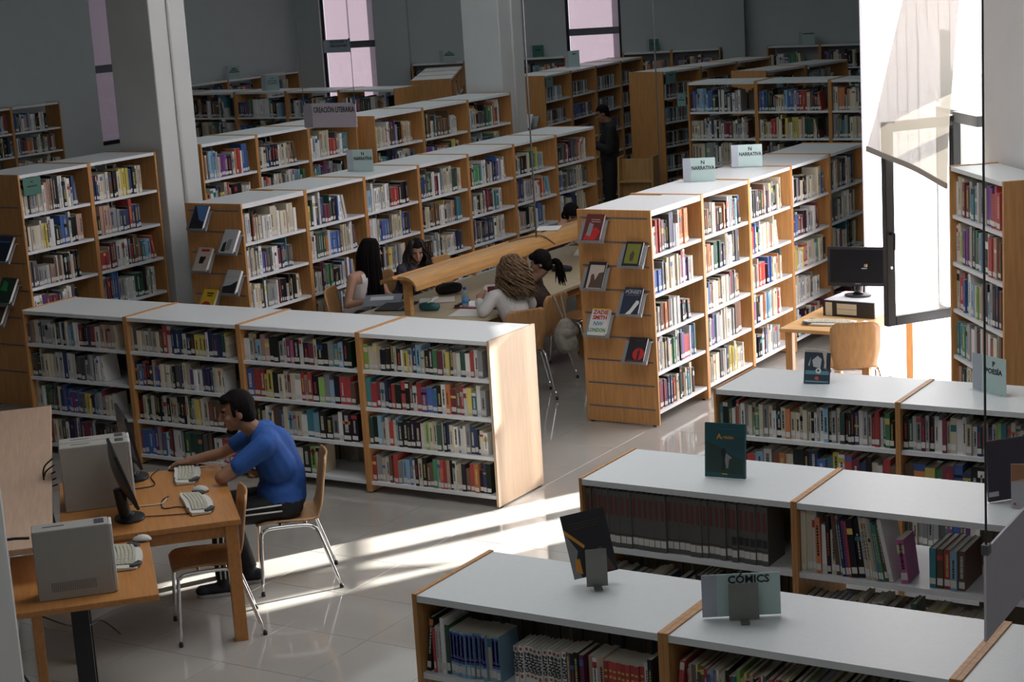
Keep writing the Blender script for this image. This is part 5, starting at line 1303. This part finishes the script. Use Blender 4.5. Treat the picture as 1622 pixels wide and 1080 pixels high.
# woman in the white top with long straight hair
p1, h1, b1, Q1 = seated((-10.42, 13.82), radians(-8), 'long haired person in a white sleeveless top holding a magazine', SKIN2, (-10.27, 13.90, 1.172), (.76, .62, -.10), WHITEC, DENIM,
    {1: ((.16, .24, .72), (.40, .12, .72), (.8, -.6, -.1), -1), -1: ((.10, -.25, .70), (.30, -.18, .74), (.9, .35, -.05), 1)}, torso_lean=.06, sh_z=.955, sleeve='none', w=.165)
ob('hair', prims_mesh('hair_cap', [h1.E(-.020, 0, .030, .102, .086, .102), h1.E(-.055, 0, -.05, .062, .075, .085)], b1, .008, cut=lambda p: (lambda q: (q[0] > .03 and q[2] < .06) or (q[0] > .0 and q[2] < .0))(h1.L(p))), HAIRK, p1)
ob('long_hair', strands('long_hair', drape(h1, 520, .41, .03, hr, .0, 42), b1, .0058), HAIRK, p1)
mg = thing('magazine', (-9.96, 13.62, .80), .5, 'open grey magazine held by the person in the white top', 'magazine')
for sg, rx in ((-1, .35), (1, -.25)):
    ob('page', boxes('page', [(-.18, .18, 0, sg*.26, 0, .003)] if sg > 0 else [(-.18, .18, -.26, 0, 0, .003)]), rgbm('magazine', (.14, .15, .18)), mg, (0, 0, 0), (rx*.6, 0, 0))
    ob('page_picture', boxes('page_picture', [(-.12, .10, .03, .12, .0031, .0036)] if sg > 0 else [(-.12, .10, -.12, -.03, .0031, .0036)]), cPk, mg, (0, 0, 0), (rx*.6, 0, 0))

# woman facing the viewer behind the lamp hood
p2, h2, b2, Q2 = seated((-10.42, 14.62), radians(-12), 'dark haired person behind the lamp hood looking down', SKIN2, (-10.20, 14.56, 1.062), (.62, -.72, -.30), NAVYC, DENIM,
    {1: ((.30, .20, .80), (.46, .05, .80), (.5, -.85, 0), 1), -1: ((.22, -.22, .80), (.42, -.12, .80), (.8, .5, 0), 1)}, torso_lean=.10, sh_z=.90, sleeve='half', w=.155)
ob('hair', prims_mesh('hair_cap', [h2.E(-.022, 0, .030, .100, .088, .102), h2.E(-.05, 0, -.04, .06, .078, .08)], b2, .008, cut=lambda p: (lambda q: (q[0] > .028 and q[2] < .064) or (q[0] > .015 and q[2] < .0))(h2.L(p))), HAIRK, p2)
ob('long_hair', strands('long_hair', drape(h2, 380, .30, .06, hr, .008, 46), b2, .0055), mat('hair_dark_brown', (.016, .010, .008), .5, noise=.3, nscale=40), p2)

# curly haired woman in white, seen from behind
p3, h3, b3, Q3 = seated((-8.27, 13.32), radians(150), 'curly brown haired person in a white shirt seen from behind', SKIN2, (-8.43, 13.49, 1.14), (-.86, .38, -.22), WHITEC, DENIM,
    {1: ((.16, .27, .80), (.34, .22, .86), (.3, -.5, .7), -1), -1: ((.18, -.22, .80), (.40, -.14, .79), (.9, .4, 0), 1)}, torso_lean=.12, sh_z=.92, w=.165)
ob('hair', prims_mesh('hair_cap', [h3.E(-.022, 0, .030, .105, .092, .105), h3.E(-.055, 0, -.05, .07, .085, .09)], b3, .008, cut=lambda p: (lambda q: (q[0] > .03 and q[2] < .06) or (q[0] > .02 and q[2] < .0))(h3.L(p))), HAIRB, p3)
ob('curly_hair', strands('curly_hair', drape(h3, 300, .25, .06, hr, .032, 35, .02), b3, .0066), HAIRB, p3)
ph_ = thing('phone', (-8.60, 13.40, .895), .6, 'small dark red phone held by the curly haired person', 'phone'); ob('phone_body', bevel(boxes('phone_body', [(-.035, .035, -.006, .006, 0, .09)]), .004), rgbm('phonered', (.22, .02, .04)), ph_); ob('phone_screen', boxes('phone_screen', [(-.03, .03, .0061, .0066, .012, .08)]), BLACKP, ph_)

# dark haired woman in brown with a ponytail
p4, h4, b4, Q4 = seated((-8.38, 14.02), radians(186), 'dark haired person with ponytail in a brown jacket', SKIN2, (-8.455, 14.035, 1.095), (-.90, -.40, -.20), BROWNC, DENIM,
    {1: ((.16, .24, .74), (.40, .06, .79), (.8, -.55, 0), -1), -1: ((.20, -.24, .76), (.42, -.10, .79), (.8, .5, 0), 1)}, torso_lean=.14, sh_z=.90, w=.165, headk=.98)
ob('hair', prims_mesh('hair_cap', [h4.E(-.018, 0, .032, .101, .087, .102), h4.E(-.06, 0, -.035, .055, .072, .06), h4.E(.05, 0, .075, .045, .07, .035)], b4, .008, cut=lambda p: (lambda q: (q[0] > .045 and q[2] < .048) or (q[0] > .012 and q[2] < .005))(h4.L(p))), HAIRK, p4)
tail = []
for i in range(60):
    o_ = Vector((hr.gauss(0, .012), hr.gauss(0, .012), hr.gauss(0, .012))); s_ = h4.P(-.11, 0, -.01)
    tail.append(smoothpath([s_+o_*.5, s_+Vector((.05, .01, .0))+o_, s_+Vector((.075, .01, -.07))+o_*1.3, s_+Vector((.085+hr.uniform(-.02, .03), .012, -.16-hr.uniform(0, .05)))+o_*1.6], 4))
ob('ponytail', strands('ponytail', tail, b4, .006), HAIRK, p4)
ob('hair_tie', tube('hair_tie', [h4.P(-.105, -.02, -.01)-b4, h4.P(-.125, 0, -.012)-b4, h4.P(-.105, .02, -.01)-b4], .008, 6), cDR, p4)

# far end person in mauve, bent over the table
p5, h5, b5, Q5 = seated((-10.30, 17.35), radians(-30), 'person in a mauve top bent over the far study table', SKIN2, (-9.98, 17.30, 1.03), (.75, -.35, -.55), PURP, DENIM,
    {1: ((.38, .16, .80), (.60, .02, .79), (.8, -.5, 0), -1), -1: ((.36, -.26, .80), (.62, -.12, .79), (.8, .5, 0), 1)}, torso_lean=.20, sh_z=.88, w=.16, legs=False)
ob('hair', prims_mesh('hair_cap', [h5.E(-.016, 0, .032, .106, .092, .105), h5.E(-.05, 0, -.045, .07, .08, .08)], b5, .009, cut=lambda p: (lambda q: q[0] > .05 and q[2] < .04)(h5.L(p))), HAIRK, p5)

# standing man in black by the video shelves
sb = Vector((-12.46, 22.80, 0)); sf2 = Vector((-.80, -.60)).normalized(); sl2 = Vector((-sf2.y, sf2.x))
def Z(f, l, z): q = Vector((sb.x, sb.y))+sf2*f+sl2*l; return Vector((q.x, q.y, z))
p6 = thing('person', sb, 0, 'standing person in black clothes looking down by the video shelves', 'person', 'people in the reading room')
h6 = Head(Z(.075, 0, 1.635), (-.80, -.55, -.38), 1.0)
tor = [('cap', Z(-.01, .06, .96), Z(-.01, -.06, .96), .125, .125), ('cap', Z(0, 0, 1.0), Z(-.01, 0, 1.25), .125, .135), ('cap', Z(-.01, .05, 1.25), Z(-.01, .08, 1.36), .12, .095), ('cap', Z(-.01, -.05, 1.25), Z(-.01, -.08, 1.36), .12, .095), ('cap', Z(-.01, .17, 1.43), Z(-.01, -.17, 1.43), .065, .065), ('cap', Z(-.01, 0, 1.38), Z(0, 0, 1.46), .09, .07)]
arm = []
slv = []
for sg in (-1, 1):
    arm += [('cap', Z(-.01, sg*.19, 1.42), Z(.03, sg*.25, 1.13), .055, .044), ('cap', Z(.03, sg*.25, 1.13), Z(.25, sg*.10, 1.20), .044, .028)]+hand(Z(.25, sg*.10, 1.20), (sf2.x-sg*.3*sl2.x, sf2.y-sg*.3*sl2.y, .2), (0, 0, 1), -sg, .8)
    slv += [('cap', Z(-.01, sg*.19, 1.42), Z(.03, sg*.25, 1.13), .058, .05), ('cap', Z(.03, sg*.25, 1.13), Z(.22, sg*.12, 1.19), .05, .038)]
lg = []
for sg in (-1, 1): lg += [('cap', Z(0, sg*.09, .93), Z(.02, sg*.10, .50), .095, .065), ('cap', Z(.02, sg*.10, .50), Z(-.01, sg*.10, .08), .062, .042), ('cap', Z(-.03, sg*.10, .045), Z(.14, sg*.12, .035), .042, .034)]
ob('body', prims_mesh('body', tor+arm+lg+[('cap', Z(0, 0, 1.46), h6.P(-.02, 0, -.07), .06, .054)]+h6.prims(), sb, .009, smooth=3), SKIN1, p6)
BLKJ = mat('black_jacket', (.010, .010, .012), .8, noise=.2, nscale=15, bump=.2)
ob('jacket', prims_mesh('jacket', tor+slv, sb, .011, grow=.014, cut=lambda q: q.z < .86 or (q-Z(.01, 0, 1.535)).length < .07), BLKJ, p6)
ob('trousers', prims_mesh('trousers', [('cap', Z(0, .06, .93), Z(0, -.06, .93), .118, .118)]+[q for q in lg if q[3] > .05], sb, .011, grow=.014, cut=lambda q: q.z < .07), BLACKC, p6)
for sg in (-1, 1): ob('shoe', prims_mesh('shoe', [('cap', Z(-.04, sg*.10, .05), Z(.15, sg*.12, .04), .048, .038)], sb, .01, grow=.004, cut=lambda q: q.z < .002), SHOEM, p6)
ob('hair', prims_mesh('hair_cap', [h6.E(-.02, 0, .032, .099, .083, .099), h6.E(-.055, 0, -.03, .055, .066, .055)], sb, .008, cut=lambda p: (lambda q: (q[0] > .03 and q[2] < .06) or (q[0] > 0 and q[2] < .02))(h6.L(p))), HAIRK, p6)
h6.face(p6, sb)

# backpack body
ob('bag_body', prims_mesh('bag_body', [('ell', (-8.125, 13.84, .45), (.09, .13, .15)), ('ell', (-8.115, 13.85, .54), (.07, .10, .09)), ('ell', (-8.09, 13.84, .40), (.08, .12, .09)), ('cap', (-8.06, 13.78, .50), (-8.06, 13.91, .50), .045, .045)], (-7.80, 14.14, .40), .009), CANVAS, bp)
ob('flap', prims_mesh('flap', [('ell', (-8.075, 13.85, .535), (.05, .075, .06))], (-7.80, 14.14, .40), .008), CANVAS, bp)
for dy in (-.05, .05):
    ob('strap', tube('strap', smoothpath([(-.31, -.29+dy*.4, .20), (-.365, -.28+dy, .36), (-.395, -.27+dy*1.4, .452)], 4), .008, 6), CANVAS, bp)
bp.rotation_euler = (0, 0, 0)

# ------------------------------------------------------------------ computer desk by the window
rd = thing('computer_desk', (-5.83, 13.43, 0), 0, 'light beech desk in the bright window bay', 'desk')
ob('desk_top', bevel(boxes('desk_top', [(0, .78, 0, 1.22, .71, .74)]), .003), mat('bright_beech', (.60, .36, .15), .35, noise=.12, nscale=4, stretch=(1, 10, 8)), rd)
for x, y in ((.06, .08), (.72, .08), (.06, 1.14), (.72, 1.14)): ob('leg', boxes('leg', [(x-.03, x+.03, y-.03, y+.03, 0, .709)]), WOOD, rd)
dc = thing('desktop_computer', (-5.68, 14.02, .7405), radians(-5), 'flat white desktop computer under the screen by the window', 'computer')
ob('case', bevel(boxes('case', [(0, .47, .02, .42, 0, .135)]), .004), mat('case_white', (.66, .66, .70), .4, noise=.02), dc)
ob('front_panel', boxes('front_panel', [(.0, .47, 0, .0195, .0, .132)]), BLACKP, dc)
ob('drive_bay', boxes('drive_bay', [(.13, .31, -.004, -.0005, .02, .112)]), KEYM, dc); ob('drive_bay', boxes('drive_bay', [(.025, .085, -.004, -.0005, .005, .118)]), KEYM, dc)
ob('bay_seam', boxes('bay_seam', [(.13, .31, -.0046, -.004, .064, .067)]), KBD, dc)
mo, mh = monitor((-5.45, 14.24), radians(8), 'black monitor with a small desktop logo by the window', scr_w=.47, scr_h=.29, z=.877, lift=.085, tilt=.03)
lg_ = ob('screen_logo', None, None, mh, (.055, -.002, -.005))
for i, (dx, dz, c_) in enumerate(((0, .014, (.5, .05, .02)), (.016, .016, (.05, .3, .05)), (-.002, 0, (.03, .12, .5)), (.014, .002, (.6, .4, .03)))):
    m_ = mat('logo_%d' % i, c_, .5, noise=.02, **{'Emission Color': (*c_, 1), 'Emission Strength': .35})
    ob('logo_pane', pydata('logo_pane', [(dx, -.0004, dz), (dx+.013, -.0004, dz+.002), (dx+.015, -.0004, dz+.014), (dx+.002, -.0004, dz+.012)], [(0, 1, 2, 3)]), m_, lg_)
ob('logo_caption', boxes('logo_caption', [(-.022, .026, -.0006, 0, -.014, -.007)]), mat('logo_text', (.2, .22, .25), .5, noise=.02, **{'Emission Color': (.3, .33, .36, 1), 'Emission Strength': .4}), lg_)
ob('brand_mark', boxes('brand_mark', [(-.025, .025, -.0012, -.0002, -.150, -.144)]), LEDGE, mh)
k4 = keyboard((-5.50, 13.70), radians(189), 'white keyboard on the bright window desk', L=.44)
mo_ = mouse((-5.20, 13.72), radians(80), 'white mouse on the bright window desk'); mo_.location.z = .7405; k4.location.z = .7405

# ------------------------------------------------------------------ book trolley at the back
tr = thing('book_trolley', (-12.05, 22.22, 0), radians(10), 'wooden book trolley standing behind the narrative rows', 'trolley')
TRW = mat('trolley_beech', (.50, .30, .12), .45, noise=.14, nscale=4, stretch=(8, 8, .7))
for x in (0, .50): 
    n_ = [(0, .12), (.42, .12), (.34, 1.06), (.08, 1.06)]
    V = [(x, y, z) for y, z in n_]+[(x+.025, y, z) for y, z in n_]
    me = pydata('side_board', V, [(0, 1, 2, 3), (7, 6, 5, 4), (0, 4, 5, 1), (1, 5, 6, 2), (2, 6, 7, 3), (3, 7, 4, 0)]); ob('side_board', me, TRW, tr)
for z in (.20, .70): ob('shelf', boxes('shelf', [(.0255, .4995, .05, .37, z, z+.022)]), TRW, tr)
ob('back_board', boxes('back_board', [(.0255, .4995, .20, .22, .23, 1.02)]), TRW, tr)
for x in (.03, .49):
    for y in (.05, .37): ob('castor', tube('castor', [(x-.012, y, .045), (x+.012, y, .045)], .045, 12), BLACKP, tr); 
for x in (.03, .49):
    for y in (.05, .37): ob('castor_fork', boxes('castor_fork', [(x-.016, x+.016, y-.01, y+.01, .05, .135)]), LEDGE, tr)
